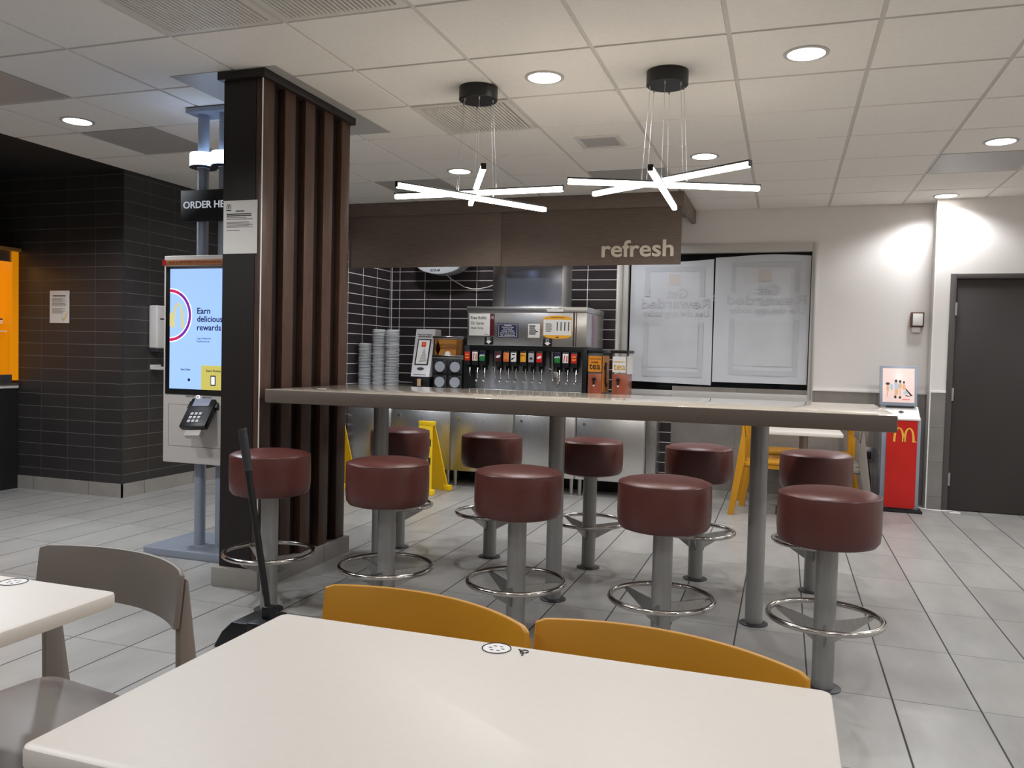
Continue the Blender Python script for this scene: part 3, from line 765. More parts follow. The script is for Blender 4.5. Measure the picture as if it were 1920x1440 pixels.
t = thing('drip_tray', 'small pale drip tray on the dark wall under the dispenser', 'tray', (-5.07, 5.68, 1.05))
B().box(-5.123, -5.02, 5.62, 5.74, 1.05, 1.06, .003).box(-5.03, -5.02, 5.62, 5.74, 1.06, 1.075, .002).box(-5.12, -5.110, 5.62, 5.74, 1.06, 1.09, .002).done('tray', 'kioskwhite', t)
# counter with a lit display on top
t = thing('service_counter', 'black service counter with a pale top at the left photo edge', 'counter', (-6.7, 4.3, 0))
B().box(-7.1, -6.235, 3.2, 5.306, 0, .862).done('body', 'blackmatte', t)
B().box(-7.12, -6.222, 3.18, 5.306, .862, .892, .004).done('counter_top', 'laminate', t)
t = thing('lit_display_case', 'glowing orange display case standing on the black counter', 'display case', (-6.6, 4.8, .892))
B().box(-6.95, -6.93, 3.9, 5.30, .93, 2.02).box(-6.93, -6.22, 5.28, 5.30, .93, 2.02).box(-6.245, -6.215, 5.235, 5.28, .93, 2.02).done('orange_panel', 'orangewall', t)
B().box(-6.96, -6.19, 3.88, 5.303, 2.02, 2.05, .003).done('top_board', mat('case_top', (190, 140, 80), .5), t)
B().box(-6.95, -6.21, 3.9, 5.30, .892, .905).box(-6.23, -6.215, 3.9, 5.235, .905, .98, .002).done('lower_rail', 'alu', t)
B().box(-6.24, -6.222, 3.9, 5.235, 1.93, 2.02, .002).done('upper_rail', 'alu', t)
B().box(-6.92, -6.35, 3.95, 5.26, 1.44, 1.455, .002).box(-6.36, -6.35, 3.95, 5.26, 1.41, 1.455).done('shelf', 'white_trim', t)
B().box(-6.92, -6.30, 3.95, 5.26, 1.34, 1.35, .002).done('shelf', 'white_trim', t)
for k, (yy, lab) in enumerate(((5.10, 'white cup inside the orange display case, nearer the dark wall'), (4.95, 'white cup inside the orange display case, farther from the dark wall'))):
    tag(B().lathe([(0, 0), (.035, 0), (.047, .12), (.043, .12), (.032, .006), (0, .006)], (-6.5, yy, .906), 24).done('paper_cup', 'paper'), lab, 'cup', 'cups in the display case')
al = bpy.data.lights.new('case_lamp', 'AREA'); al.energy = 2.5; al.color = (1, .62, .2); al.size = .5
ao = bpy.data.objects.new('case_lamp', al); COL.objects.link(ao); ao.location = (-6.6, 4.8, 2.0)

# ------------------------------------------------------------------ dustpan
t = thing('lobby_dustpan', 'black long-handled lobby dustpan standing by the pillar', 'dustpan', (-2.06, 2.9, 0))
pan = B().prism([(-2.225, .0), (-2.0, .0), (-1.99, .12), (-2.137, .115), (-2.185, .07), (-2.215, .02)], 'xz', 2.815, 2.985, .004)
pan.box(-2.06, -1.985, 2.81, 2.99, .085, .125, .006); pan.done('pan', 'black', t)
h = B().cyl((-2.01, 2.9, .10), (-2.034, 2.9, .245), .013, n=16); h.cyl((-2.031, 2.9, .22), (-2.127, 2.9, .74), .0145, n=16); h.box(-2.035, -1.99, 2.875, 2.925, .10, .175, .006)
h.done('pole', 'black', t)
g = B().cyl((-2.125, 2.9, .735), (-2.157, 2.9, .905), .0175, n=18); g.cyl((-2.155, 2.9, .90), (-2.158, 2.9, .912), .019, n=18)
for k in range(10):
    f_ = k/10; g.cyl((-2.129-.026*f_, 2.9, .757+.135*f_), (-2.130-.026*f_, 2.9, .763+.135*f_), .0185, n=18)
g.done('grip', 'darkgrey', t)

# ------------------------------------------------------------------ drink station canopy
t = thing('drink_canopy', 'brown wood-look canopy over the drink station reading refresh', 'canopy', (-2.46, 7.1, 2.055))
B().box(-4.065, -.855, 7.06, 7.10, 2.545, 2.666, .002).box(-.895, -.855, 7.10, 8.025, 2.545, 2.666, .002).done('top_band', 'canopy', t)
B().box(-4.06, -.895, 7.10, 8.02, 2.61, 2.63).done('soffit_board', 'canopy', t)
B().box(-4.06, -2.4915, 7.075, 7.095, 2.055, 2.547, .0015).done('front_panel', 'canopy', t)
B().box(-2.4885, -.872, 7.075, 7.095, 2.053, 2.547, .0015).done('front_panel', 'canopy', t)
B().text('refresh', front(-1.556, 7.075, 2.118), w=.625, h=.148, extrude=.018, off=.0, bevel=.022).done('lettering', 'letters', t)

# ------------------------------------------------------------------ wall unit with cord
t = thing('wall_unit', 'pale rounded wall unit with a trailing cord under the canopy', 'wall unit', (-3.43, 7.93, 2.06))
arcp = [(-3.70, 2.155)]
for k in range(13):
    u = k/12; arcp.append((-3.655+.435*u, 2.115-.05*math.sin(PI*u)**.8 if 0 < u < 1 else 2.115))
arcp += [(-3.175, 2.155), (-3.17, 2.36), (-3.70, 2.36)]
B().prism(arcp, 'xz', 7.82, 8.019, .01).done('housing', mat('pale_grey_shell', (196, 200, 205), .35), t)
B().text('ECOLAB', front(-3.525, 7.82, 2.095), w=.105, h=.024, extrude=.002, off=.02).done('lettering', 'navy', t)
cpt = [(-3.40, 7.95, 2.07), (-3.36, 7.97, 2.03), (-3.28, 7.98, 1.985), (-3.21, 7.985, 1.945), (-3.12, 7.985, 1.925), (-3.03, 7.985, 1.928), (-2.94, 7.98, 1.945), (-2.86, 7.97, 1.97), (-2.78, 7.96, 2.005)]
B().tube(cpt, .005, 8).done('cord', 'white_trim', t)

# ------------------------------------------------------------------ cabinets and counter
seams = [-4.06, -3.566, -2.9525, -2.3325, -1.7485, -1.127]
clabs = ['stainless cabinet at the pillar end of the drink counter', 'stainless cabinet behind the yellow floor sign, second from the pillar end', 'stainless cabinet in the middle of the drink counter run',
         'stainless cabinet partly behind the middle bar table leg', 'stainless cabinet at the window end of the drink counter']
for k in range(5):
    x0, x1 = seams[k]+.003, seams[k+1]-.003
    t = thing('base_cabinet', clabs[k], 'cabinet', ((x0+x1)/2, 7.5, 0), group='stainless cabinets under the drink counter')
    B().box(x0, x1, 7.10, 8.015, .15, .862, .002).done('body', 'steelh', t)
    d = B().box(x0+.004, x1-.004, 7.078, 7.099, .152, .70, .003).done('door', 'steelh', t)
    if k: B().cyl((x0+.075, 7.079, .648), (x0+.075, 7.068, .648), .013, n=18).done('lock', 'chrome', d)
    B().box(x0+.004, x1-.004, 7.08, 7.099, .708, .856, .003).done('apron', 'steelh', t)
    B().box(x0+.05, x1-.05, 7.45, 7.47, 0, .15).done('toe_shade', 'blackmatte', t)  # black sheet added for the shadow under the cabinet
    for xx in (x0+.035, x1-.035):
        B().cyl((xx, 7.13, .0), (xx, 7.13, .15), .017, .02, n=16).done('leg', 'steel', t)
tag(B().box(-4.065, -1.03, 7.045, 8.018, .863, .90, .003).done('worktop', 'steelh'), 'stainless drink counter top running to the window', 'counter top')
t = thing('counter_post', 'steel end post between the cabinets and the black tiles', 'post', (-1.07, 7.2, 0))
B().box(-1.115, -1.035, 7.09, 7.17, .01, .862, .003).done('upright', 'steel', t); B().box(-1.12, -1.03, 7.085, 7.175, 0, .01, .002).done('foot', 'blackmatte', t)

# ------------------------------------------------------------------ drink machine
t = thing('soda_fountain', 'stainless soda fountain with twelve valves on the drink counter', 'drink machine', (-2.27, 7.45, .90))
B().box(-2.836, -1.69, 7.15, 7.85, 1.33, 1.64, .004).done('upper_cabinet', 'steelh', t)
B().box(-2.84, -1.686, 7.14, 7.85, 1.642, 1.69, .004).done('lid', 'steelh', t)
B().box(-1.815, -1.80, 7.146, 7.151, 1.335, 1.64).box(-1.79, -1.782, 7.146, 7.151, 1.335, 1.64).done('corner_bead', 'chrome', t)
B().box(-2.84, -1.69, 7.17, 7.85, 1.285, 1.33, .002).done('valve_rail', 'black', t)
B().box(-2.87, -2.81, 7.16, 7.85, .905, 1.33, .003).done('side_frame', 'black', t)
B().box(-1.725, -1.685, 7.16, 7.85, .905, 1.33, .003).done('side_frame', 'black', t)
B().box(-2.81, -1.725, 7.33, 7.35, .905, 1.285).done('splash_panel', mat('satin_splash_steel', (190, 192, 198), .38, .5), t)
B().box(-2.81, -1.725, 7.14, 7.33, .902, .925, .004).done('drip_tray', 'steelh', t)
def px(u): return -2.836+(u-877)*.00513
spec = [(879, 'redprint', 'bars'), (894, 'whiteprint', 'twin'), (908, 'greenprint', 'peak'), (939, 'maroon', 'oval'), (954, 'orangeprint', 'plain'), (968, 'whiteprint', 'swash'),
        (986, 'yellowprint', 'marks'), (1001, 'greyprint', 'peakdark'), (1016, 'redprint', 'oval'), (1049, 'greenprint', 'peak'), (1064, 'whiteprint', 'twin'), (1079, 'redprint', 'bars')]
for k, (u, m, kind) in enumerate(spec):
    x = px(u)+.004
    dz = -.012*k/11
    v = B().box(x-.031, x+.031, 7.13, 7.25, 1.145, 1.285, .005); v.box(x-.022, x+.022, 7.19, 7.24, 1.10, 1.145, .004)
    v = v.done('valve', 'black', t)
    B().cyl((x, 7.215, 1.10), (x, 7.215, 1.07), .013, .01, n=14).done('nozzle', 'darkgrey', v)
    lv = B().tube([(x+.012, 7.18, 1.12), (x+.012, 7.17, 1.08), (x+.006, 7.2, 1.03), (x, 7.185, 1.005)], .0055, 8); lv.cyl((x, 7.175, 1.0), (x, 7.19, 1.008), .011, n=12)
    lv.done('lever', 'chrome', v)
    B().box(x-.026, x+.026, 7.126, 7.1305, 1.185, 1.268, .001).done('flavour_label', m, v)
    y0, y1 = 7.1245, 7.126
    g = B()
    if kind == 'bars': g.box(x-.018, x+.018, y0, y1, 1.237, 1.246).prism([(x-.018, 1.212), (x, 1.205), (x+.018, 1.212), (x+.018, 1.22), (x-.018, 1.22)], 'xz', y0, y1); gm = 'yellowprint'
    elif kind == 'twin': g.prism([(x-.018, 1.195), (x-.010, 1.195), (x-.002, 1.255), (x-.010, 1.255)], 'xz', y0, y1).prism([(x+.008, 1.195), (x+.016, 1.195), (x+.018, 1.25), (x+.010, 1.25)], 'xz', y0, y1); gm = 'redprint'
    elif kind == 'peak': g.prism([(x-.025, 1.225), (x-.01, 1.235), (x, 1.228), (x+.012, 1.24), (x+.025, 1.225), (x+.025, 1.236), (x+.012, 1.25), (x, 1.238), (x-.01, 1.246), (x-.025, 1.236)], 'xz', y0, y1); gm = 'whiteprint'
    elif kind == 'oval': g.prism([(x+.022*math.cos(a_*PI/8), 1.23+.012*math.sin(a_*PI/8)+.006*math.cos(a_*PI/8)) for a_ in range(16)], 'xz', y0, y1); gm = 'whiteprint'
    elif kind == 'plain': g.box(x-.02, x+.02, y0, y1, 1.195, 1.202).box(x-.016, x-.008, y0, y1, 1.245, 1.255); gm = 'redprint'
    elif kind == 'swash': g.prism([(x-.022, 1.20), (x-.005, 1.205), (x+.02, 1.235), (x+.005, 1.225), (x-.02, 1.215)], 'xz', y0, y1).box(x-.015, x+.015, y0, y1, 1.245, 1.256); gm = 'navy'
    elif kind == 'marks': g.text('HI-C', front(x-.02, y1, 1.236), w=.04, h=.018, extrude=.0015, off=.02); gm = 'ink'
    else: g.prism([(x-.018, 1.21), (x, 1.235), (x+.018, 1.21)], 'xz', y0, y1); gm = 'ink'
    g.done('flavour_print', gm, v)
    if kind == 'peak': B().box(x-.026, x+.026, 7.1252, 7.126, 1.243, 1.268).done('navy_band', 'navy', v)
for u in (927, 1035):
    x = px(u)
    c = B().cyl((x, 7.25, 1.10), (x, 7.25, 1.285), .025, .032, n=20); c.tube([(x-.02, 7.2, 1.13), (x+.012, 7.19, 1.12), (x+.018, 7.19, 1.04), (x+.03, 7.18, 1.02)], .006, 8)
    if u > 1000: c.prism([(x, 1.10), (x+.07, 1.11), (x+.08, .99), (x+.05, .955), (x+.02, .97)], 'xz', 7.2, 7.26, .01)
    c.done('ice_chute', 'steel', t)
yf = 7.1455
sg = B().box(-2.816, -2.61, yf, yf+.004, 1.42, 1.625, .001).done('refill_sign', 'paper', t)
sl = B()
for s_, z_, w_ in (('Free Refills', 1.572, .155), ('On Same', 1.523, .13), ('Visit Only', 1.474, .126)): sl.text(s_, front(-2.80, yf, z_), w=w_, h=.028, extrude=.001, off=.008)
sl.box(-2.66, -2.625, yf-.001, yf, 1.43, 1.434)
sl.done('lettering', 'ink', sg)
sm = B().box(-2.608, -2.566, yf, yf+.004, 1.42, 1.625, .001).done('maroon_strip', 'maroon', t); B().emblem(-2.587, 1.575, .028, .026, yf-.001, yf).done('emblem', 'whiteprint', sm)
sg = B().box(-2.533, -2.333, yf, yf+.004, 1.405, 1.54, .004).done('navy_sign', 'navy', t)
sl = B()
for k, (s_, w_) in enumerate((('We will be', .07), ('Pleased to help', .115), ('any customer', .09), ('Visually, Mobility', .13), ('please ask at counter', .15), ('for assistance', .14))):
    sl.text(s_, front(-2.433-w_/2, yf, 1.512-k*.0175), w=w_, h=.0125, extrude=.001, off=.02)
for a_ in ((-2.523, -2.343, 1.412, 1.4145), (-2.523, -2.343, 1.529, 1.5315)): sl.box(a_[0], a_[1], yf-.001, yf, a_[2], a_[3])
sl.box(-2.523, -2.5205, yf-.001, yf, 1.4145, 1.529); sl.box(-2.3455, -2.343, yf-.001, yf, 1.4145, 1.529)
sl.done('lettering', 'whiteprint', sg)
sg = B().box(-2.238, -2.125, yf, yf+.004, 1.408, 1.535, .001).done('white_sign', 'paper', t)
B().lines(-2.226, -2.16, 1.52, 1.43, 5, yf-.001, yf, .6, .35).box(-2.165, -2.145, yf-.001, yf, 1.46, 1.47).done('lettering', 'ink', sg)
bp = [(-2.095, 1.43), (-2.05, 1.408), (-1.96, 1.402), (-1.87, 1.408), (-1.825, 1.43), (-1.825, 1.588), (-1.87, 1.606), (-1.96, 1.612), (-2.05, 1.606), (-2.095, 1.588)]
sg = B().prism(bp, 'xz', yf, yf+.004).done('info_board', 'yellowprint', t)
B().box(-2.09, -1.83, yf-.001, yf, 1.435, 1.575).done('white_field', 'paper', sg)
sl = B().lines(-2.07, -2.0, 1.54, 1.46, 8, yf-.002, yf-.001, .4, .4)
for k in range(4): sl.box(-1.965+.035*k, -1.957+.035*k, yf-.002, yf-.001, 1.475, 1.555)
sl.text('Beverage Nutrition', front(-2.02, yf, 1.588), w=.12, h=.012, extrude=.001, off=.02); sl.box(-1.975, -1.945, yf-.001, yf, 1.413, 1.421)
sl.done('lettering', 'ink', sg)
for x0_, z0_ in ((-2.66, 1.338), (-2.092, 1.332)):
    s1 = B().box(x0_, x0_+.084, yf, yf+.003, z0_, z0_+.073, .001).done('arrow_sticker', 'black', t)
    cx_ = x0_+.042
    B().prism([(cx_-.03, z0_+.032), (cx_, z0_+.006), (cx_+.03, z0_+.032), (cx_+.014, z0_+.032), (cx_+.014, z0_+.04), (cx_-.014, z0_+.04), (cx_-.014, z0_+.032)], 'xz', yf-.001, yf).text('PUSH', front(cx_-.015, yf, z0_+.058), w=.03, h=.009, extrude=.001, off=.02).text('for ice', front(cx_-.018, yf, z0_+.046), w=.036, h=.009, extrude=.001, off=.02).done('arrow_print', 'whiteprint', s1)
s1 = B().box(-2.06, -1.905, 7.1355, 7.1395, 1.646, 1.685).done('lid_sticker', 'paper', t); B().lines(-2.05, -2.02, 1.68, 1.67, 1, 7.1345, 7.1355, .6, 0).lines(-1.95, -1.92, 1.68, 1.67, 1, 7.1345, 7.1355, .6, 0).done('lettering', 'greyink', s1)
s1 = B().box(-1.6895, -1.6865, 7.36, 7.47, 1.335, 1.63).done('side_poster', mat('mauve_print', (150, 120, 140), .5, noise=.4, scale=18), t)

tag(B().box(-2.515, -1.945, 7.26, 7.58, 1.692, 2.3, .004).done('ice_bin', 'steelh'), 'tall steel ice bin standing on top of the soda fountain', 'ice bin')
ib = bpy.data.objects['ice_bin']
B().box(-2.50, -1.958, 7.252, 7.259, 1.71, 2.28, .002).done('front_panel', mat('grey_gloss_panel', (150, 156, 172), .22, .6), ib)
tag(B().box(-2.725, -2.60, 7.52, 7.58, 1.692, 2.5, .002).done('steel_riser', 'steel'), 'narrow steel riser standing beside the ice bin', 'riser')

# ------------------------------------------------------------------ condiment things
t = thing('spoon_dispenser', 'silver dispenser with a soft-serve picture beside the clear lid stacks', 'dispenser', (-3.29, 7.25, .90))
B().hexa([(-3.385, 7.10, 1.02), (-3.195, 7.10, 1.02), (-3.195, 7.38, 1.02), (-3.385, 7.38, 1.02)], [(-3.40, 7.24, 1.475), (-3.20, 7.24, 1.475), (-3.20, 7.38, 1.475), (-3.40, 7.38, 1.475)]).done('front_cover', mat('silver_plastic', (196, 192, 194), .3, .3), t)
B().box(-3.38, -3.20, 7.12, 7.38, .902, 1.02, .004).done('base', 'black', t)
S = Matrix(((1, 0, 0, 0), (0, 1, .307, 0), (0, 0, 1, 0), (0, 0, 0, 1)))   # follows the lean of the cover
def lean(bb):
    for v in bb.bm.verts:
        v.co.y += (v.co.z-1.02)*.3077
    return bb
pf = lean(B().box(-3.365, -3.225, 7.096, 7.100, 1.13, 1.38, .001)).done('picture_frame', 'black', t)
pp = lean(B().box(-3.352, -3.238, 7.094, 7.096, 1.142, 1.368)).done('picture', 'paper', t)
lean(B().box(-3.318, -3.272, 7.092, 7.094, 1.305, 1.35)).done('red_square', 'redprint', pp)
lean(B().emblem(-3.295, 1.318, .03, .022, 7.0905, 7.092)).done('emblem', 'yellowprint', pp)
sw = B()
for k in range(5):
    w_ = .045-.009*k; z_ = 1.155+.026*k
    sw.prism([(-3.285-w_, z_), (-3.285+w_, z_+.012), (-3.285+w_*.8, z_+.034), (-3.285-w_*.6, z_+.022)], 'xz', 7.092, 7.094)
lean(sw).done('swirl_print', 'greyprint', pp)
lean(B().text('Press Down Button', front(-3.375, 7.10, 1.415), w=.15, h=.014, extrude=.001, off=.02).lines(-3.37, -3.23, 1.405, 1.395, 1, 7.098, 7.1, .7, 0).lines(-3.36, -3.23, 1.04, 1.032, 1, 7.098, 7.1, .7, 0)).done('lettering', 'ink', t)
lean(B().prism([(-3.295+.035*math.cos(a_*PI/10), 1.095+.014*math.sin(a_*PI/10)) for a_ in range(20)], 'xz', 7.094, 7.1)).done('button', 'black', t)
B().box(-3.31, -3.272, 7.08, 7.09, .93, 1.0, .004).done('spoon_tip', mat('pale_wood', (206, 170, 130), .5), t)
t = thing('lid_dispenser', 'black four-hole lid dispenser under a steel bin beside the soda fountain', 'dispenser', (-3.03, 7.3, .90))
B().box(-3.185, -2.88, 7.16, 7.5, .902, 1.19, .004).done('body', 'black', t)
for i in range(2):
    for j in range(2):
        cx_, cz_ = -3.105+.155*i, .975+.145*j
        fr = B().box(cx_-.066, cx_+.066, 7.15, 7.16, cz_-.062, cz_+.062, .006).done('slot_frame', 'darkgrey', t)
        pr = [(cx_+.05*math.cos(a_*PI/12), cz_+.05*math.sin(a_*PI/12)) for a_ in range(24)]
        B().prism(pr, 'xz', 7.140, 7.15).done('lid_face', mat('pale_lid', (170, 176, 184), .35), fr)
        gl = B()
        for k in range(4):
            a_ = k*PI/2+PI/4; gl.box(cx_+.06*math.cos(a_)*1.1-.006, cx_+.06*math.cos(a_)*1.1+.006, 7.144, 7.15, cz_+.06*math.sin(a_)-.004, cz_+.06*math.sin(a_)+.004)
        gl.box(cx_-.03, cx_+.03, 7.144, 7.15, cz_+.052, cz_+.058); gl.box(cx_-.035, cx_+.035, 7.144, 7.15, cz_-.06, cz_-.054)
        gl.done('rim_dots', 'chrome', fr)
B().box(-3.185, -2.875, 7.17, 7.5, 1.19, 1.205, .002).box(-3.185, -2.875, 7.40, 7.42, 1.205, 1.41).box(-3.185, -3.175, 7.17, 7.42, 1.205, 1.40).box(-2.885, -2.875, 7.17, 7.42, 1.205, 1.40).box(-3.19, -2.87, 7.15, 7.18, 1.385, 1.41, .004).box(-3.19, -2.87, 7.15, 7.17, 1.20, 1.23, .004).done('steel_bin', 'chrome', t)
B().prism([(-3.17, 1.23), (-2.99, 1.23), (-2.98, 1.38), (-3.175, 1.38), (-3.15, 1.28)], 'xz', 7.25, 7.39).done('bin_lining', 'wafer', t)
tag(B().lathe([(0, 0), (.03, 0), (.032, .03), (.02, .055), (0, .06)], (-3.05, 7.20, 1.206), 24).done('plastic_scoop', 'paper'), 'small pale scoop lying in the steel bin of the lid dispenser', 'scoop')
# clear lids in three stacks
lid = tag(B(True).lathe([(0, .002), (.038, .002), (.042, .008), (.058, .009), (.065, .001), (.072, 0), (.072, .0035), (.066, .0045), (.060, .0125), (.041, .0125), (.038, .005), (0, .005)], n=28).done('lid_disc', 'lid'), '', 'lid', 'clear lids in the short stack')
stacks = [(-3.985, 7.30, .905, 28, 'clear lids in the short stack', 'clear plastic lid in the short stack nearest the pillar'),
          (-3.835, 7.31, .905, 37, 'clear lids in the tall middle stack', 'clear plastic lid in the tall middle stack'),
          (-3.685, 7.30, .905, 37, 'clear lids in the tall stack by the dispenser', 'clear plastic lid in the tall stack nearest the silver dispenser')]
first = True
for x, y, z0, n, grp, lab in stacks:
    for k in range(n):
        o = lid if first else lid.copy()
        if not first: COL.objects.link(o)
        first = False
        o.location = (x+random.uniform(-.004, .004), y+random.uniform(-.004, .004), z0+k*.0153)
        o.rotation_euler = (random.uniform(-.02, .02), random.uniform(-.02, .02), random.uniform(0, 6))
        o['group'] = grp; o['label'] = lab
# tea urns
def urn(x0, lab, label_m, ink_m, words_, clear):
    x1 = x0+.13
    t = thing('tea_urn', lab, 'tea urn', ((x0+x1)/2, 7.32, .90), group='tea urns on the drink counter')
    B().box(x0+.004, x1-.004, 7.155, 7.455, .91, 1.10, .004).done('tea', 'tea', t)
    B().box(x0, x1, 7.15, 7.46, .902, 1.285, .006).done('tank', 'clear', t)
    B().rbox(x0-.008, x1+.012, 7.14, 7.47, 1.285, 1.312, .015, .005).done('cover', 'black', t)
    lb = B().box(x0+.006, x1-.006, 7.146, 7.1495, 1.115, 1.255).done('front_label', label_m, t)
    b_ = B().text('tea', front(x0+.014, 7.146, 1.135), w=.10 if not clear else .108, h=.052, extrude=.001, off=.014)
    if not clear: b_.text('sweet', front(x0+.03, 7.146, 1.192), w=.065, h=.016, extrude=.001, off=.03); b_.text('freshly brewed', front(x0+.012, 7.146, 1.222), w=.105, h=.014, extrude=.001, off=.02)
    else: b_.box(x0+.014, x1-.014, 7.145, 7.146, 1.205, 1.212)
    b_.done('lettering', ink_m, lb)
    sd = B().box(x1, x1+.004, 7.17, 7.44, .93 if not clear else 1.1, 1.26).done('side_label', label_m, t)
    if not clear: B().tube([(x1+.006, 7.26, 1.20), (x1+.006, 7.26, 1.02), (x1+.006, 7.29, .985), (x1+.006, 7.33, 1.0)], .012, 8).box(x1+.003, x1+.008, 7.21, 7.31, 1.135, 1.17).done('side_mark', 'ink', sd)
    cx_ = (x0+x1)/2
    s_ = B().cyl((cx_, 7.15, 1.05), (cx_, 7.11, 1.05), .014, n=16); s_.cyl((cx_, 7.115, 1.062), (cx_, 7.115, 1.0), .009, n=12); s_.box(cx_-.02, cx_+.02, 7.11, 7.12, 1.04, 1.05, .002)
    s_ = s_.done('spigot', 'black', t)
    B().cyl((cx_, 7.115, 1.0), (cx_, 7.115, .988), .0085, n=12).done('spigot_tip', 'whiteprint', s_)
urn(-1.670, 'clear tea urn with an orange sweet tea label beside the soda fountain', 'teagold', 'ink', 'sweet tea', False)
urn(-1.452, 'clear tea urn with gold lettering nearest the window', 'paper', mat('gold_letters', (200, 150, 40), .4), 'tea', True)

# ------------------------------------------------------------------ wet floor signs
def wet_sign(x, y, rz, lab):
    t = thing('wet_floor_sign', lab, 'floor sign', (x, y, 0), rz, 'yellow floor signs')
    for s in (-1, 1):
        b_ = B(True)
        b_.hexa([(-.145, s*.15-.009, .0), (.145, s*.15-.009, .0), (.145, s*.15+.009, .0), (-.145, s*.15+.009, .0)],
                [(-.068, s*.022-.006, .60), (.068, s*.022-.006, .60), (.068, s*.022+.006, .60), (-.068, s*.022+.006, .60)])
        b_.box(-.17, -.10, s*.15-.03, s*.15+.03, 0, .05, .006); b_.box(.10, .17, s*.15-.03, s*.15+.03, 0, .05, .006)
        pnl = b_.done('panel', 'signyellow', t)
        if s < 0:
            y = lambda z: -.15+.128*z/.6-.0105
            l1 = B(True)
            for z0_, z1_, hw in ((.42, .48, .083), (.26, .32, .104)):
                l1.hexa([(-hw, y(z0_)-.001, z0_), (hw, y(z0_)-.001, z0_), (hw, y(z0_)+.002, z0_), (-hw, y(z0_)+.002, z0_)], [(-hw+.007, y(z1_)-.001, z1_), (hw-.007, y(z1_)-.001, z1_), (hw-.007, y(z1_)+.002, z1_), (-hw+.007, y(z1_)+.002, z1_)])
            l1.done('black_band', 'ink', pnl)
            l2 = B(True).text('CAUTION', front(-.068, y(.44)-.0035, .435), w=.136, h=.028, extrude=.001, off=.02).text('WET FLOOR', front(-.085, y(.28)-.0035, .277), w=.17, h=.028, extrude=.001, off=.02)
            l2.done('lettering', 'signyellow', pnl)
    B(True).box(-.075, .075, -.033, .033, .595, .635, .006).done('handle_cap', 'signyellow', t)
wet_sign(-3.03, 6.72, math.radians(-8), 'yellow wet floor sign behind the far stool at the pillar end')
wet_sign(-3.90, 6.62, math.radians(4), 'yellow wet floor sign mostly hidden behind the pillar')

# ------------------------------------------------------------------ right wall things
t = thing('play_kiosk', 'red floor kiosk with a tilted pink screen beside the door', 'kiosk', (.955, 7.68, 0))
B().box(.795, 1.13, 7.52, 7.90, 0, .02, .003).done('base_plate', 'blackmatte', t)
B().box(.805, 1.105, 7.60, 7.88, .02, .80, .004).done('body', 'bluegrey', t)
rp = B().prism([(.842, .045), (.858, .03), (1.062, .03), (1.078, .045), (1.078, .775), (.842, .775)], 'xz', 7.585, 7.60).done('red_panel', 'red', t)
B().emblem(.975, .592, .165, .122, 7.582, 7.585).cyl((1.066, 7.585, .597), (1.066, 7.582, .597), .006, n=12).done('emblem', 'gold', rp)
sh = B().prism([(7.575, .79), (7.74, .885), (7.88, .885), (7.88, .80), (7.575, .775)], 'yz', .815, 1.095, .003).done('sloped_shelf', 'whiteprint', t)
R = Matrix.Translation((.955, 7.66, .838)) @ Matrix.Rotation(math.atan2(.095, .165), 4, 'X')
B().box(-.016, .016, -.016, .016, .0, .004, .001, M=R @ Matrix.Rotation(PI/4, 4, 'Z')).done('sensor', 'black', sh)
R = Matrix.Translation((.935, 7.72, .885)) @ Matrix.Rotation(math.radians(-14), 4, 'X')
hd = B().box(-.148, .148, -.03, .0, 0.0, .35, .006, M=R); hd.box(-.05, .05, 0, .05, .02, .3, M=R); hd = hd.done('screen_housing', 'bluegrey', t)
scr = B().box(-.125, .125, -.033, -.030, .028, .328, .001, M=R).done('screen', 'screen_pink', t)
def fig(m, polys, nm):
    g = B()
    for p in polys: g.prism(p, 'xz', -.0345, -.033)
    bmesh.ops.transform(g.bm, matrix=R, verts=g.bm.verts); g.done(nm, m, scr)
def blob(cx, cz, rx, rz, n=12): return [(cx+rx*math.cos(2*PI*k/n), cz+rz*math.sin(2*PI*k/n)) for k in range(n)]
fig('screen_ink', [blob(-.085, .19, .017, .012), blob(-.02, .215, .011, .013), blob(.012, .212, .010, .013), blob(.042, .205, .008, .012), [(.05, .15), (.06, .15), (.11, .09), (.095, .085)], blob(-.025, .075, .010, .014), blob(.012, .072, .010, .012), [(.055, .095), (.09, .085), (.09, .08), (.055, .085)]], 'dancer_dark_print')
fig('screen_blue', [[(-.035, .205), (-.008, .205), (.0, .155), (-.03, .15)], blob(-.055, .16, .012, .03), blob(.055, .115, .016, .016)], 'dancer_cloth_print')
fig('screen_skin', [[(-.03, .15), (.0, .15), (-.005, .09), (-.03, .09)], blob(.012, .175, .014, .03), [(.008, .14), (.018, .14), (.014, .08), (.009, .08)], blob(.042, .165, .012, .028), blob(-.085, .15, .012, .03), [(-.09, .13), (-.08, .13), (-.085, .08), (-.095, .07)]], 'dancer_skin_print')
b_ = B().lines(.03, .09, .058, .048, 1, -.0345, -.033, .6, 0); bmesh.ops.transform(b_.bm, matrix=R, verts=b_.bm.verts); b_.done('lettering', 'screen_red', scr)
B().box(.84, 1.06, 7.70, 7.82, .88, .90, .002).done('neck', 'darkgrey', t)
tag(B().tube([(1.12, 7.86, .01), (1.15, 7.80, .006), (1.22, 7.76, .006), (1.30, 7.75, .006), (1.38, 7.77, .006), (1.42, 7.74, .006), (1.44, 7.68, .006), (1.36, 7.68, .006)], .006, 8).done('power_cord', 'whiteprint'), 'pale cord lying on the floor between the red kiosk and the door', 'cord')
t = thing('wall_sounder', 'small white-faced wall device with a brown rim above the red kiosk', 'wall device', (1.10, 8.0, 1.64))
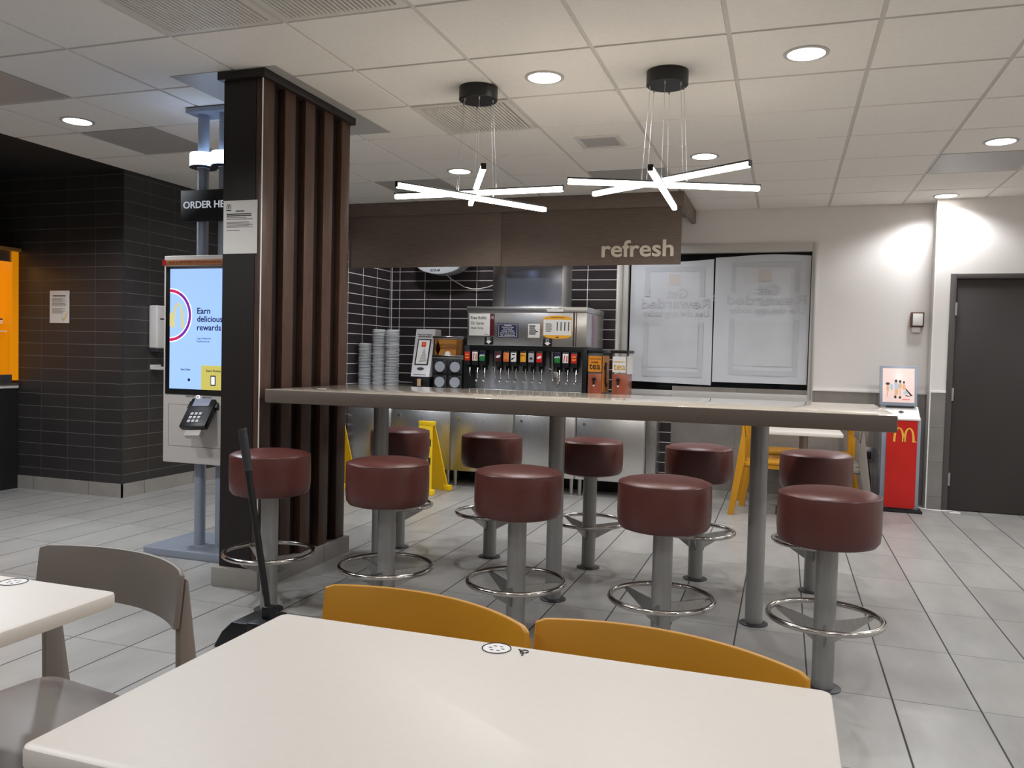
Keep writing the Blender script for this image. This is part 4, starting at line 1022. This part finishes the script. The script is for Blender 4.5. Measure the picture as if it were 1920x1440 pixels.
B().box(1.045, 1.15, 7.985, 8.029, 1.58, 1.71, .003).done('brown_rim', 'brown', t); B().box(1.058, 1.138, 7.978, 7.985, 1.592, 1.698, .002).done('face', 'whiteprint', t); B().box(1.055, 1.125, 7.99, 8.029, 1.53, 1.58, .012).done('lower_bulge', 'wallrear', t)
t = thing('wall_outlet', 'steel wall outlet with a black plug beside the red kiosk', 'outlet', (.745, 8.01, .43))
B().box(.70, .79, 8.008, 8.0175, .37, .49, .002).done('cover_plate', 'alu', t)
B().box(.725, .765, 7.975, 8.008, .385, .455, .004).done('plug', 'black', t)
B().tube([(.745, 7.98, .39), (.75, 7.975, .30), (.765, 7.97, .2), (.77, 7.96, .1), (.79, 7.93, .025), (.83, 7.9, .01)], .004, 8).done('plug_cord', 'black', t)

# ------------------------------------------------------------------ light outside, camera, view
wd = bpy.data.worlds.new('night_sky'); SC.world = wd; wd.use_nodes = True
wd.node_tree.nodes['Background'].inputs[0].default_value = (.01, .015, .03, 1); wd.node_tree.nodes['Background'].inputs[1].default_value = .5

cam = bpy.data.cameras.new('camera'); co = bpy.data.objects.new('camera', cam); COL.objects.link(co)
F_PX, YAW, PIT, ROL = 1532.54, -.321428, -.035921, .024038
f = Vector((math.sin(YAW)*math.cos(PIT), math.cos(YAW)*math.cos(PIT), math.sin(PIT)))
x = Vector((math.cos(YAW), -math.sin(YAW), 0)); u = x.cross(f)
xr = x*math.cos(ROL)+u*math.sin(ROL); ur = -x*math.sin(ROL)+u*math.cos(ROL)
co.matrix_world = Matrix(((xr.x, ur.x, -f.x, 0), (xr.y, ur.y, -f.y, 0), (xr.z, ur.z, -f.z, 1.25), (0, 0, 0, 1)))
cam.sensor_width = 36; cam.lens = F_PX/1920*36; cam.clip_start = .02; cam.clip_end = 60
SC.camera = co
vs = SC.view_settings
vs.view_transform = 'Standard'; vs.look = 'None'; vs.gamma = 1; vs.use_curve_mapping = False
vs.exposure = 0.0
SC.cycles.use_denoising = True
SC.cycles.max_bounces = 10; SC.cycles.diffuse_bounces = 6; SC.cycles.glossy_bounces = 5; SC.cycles.transparent_max_bounces = 24
SC.cycles.sample_clamp_indirect = 6
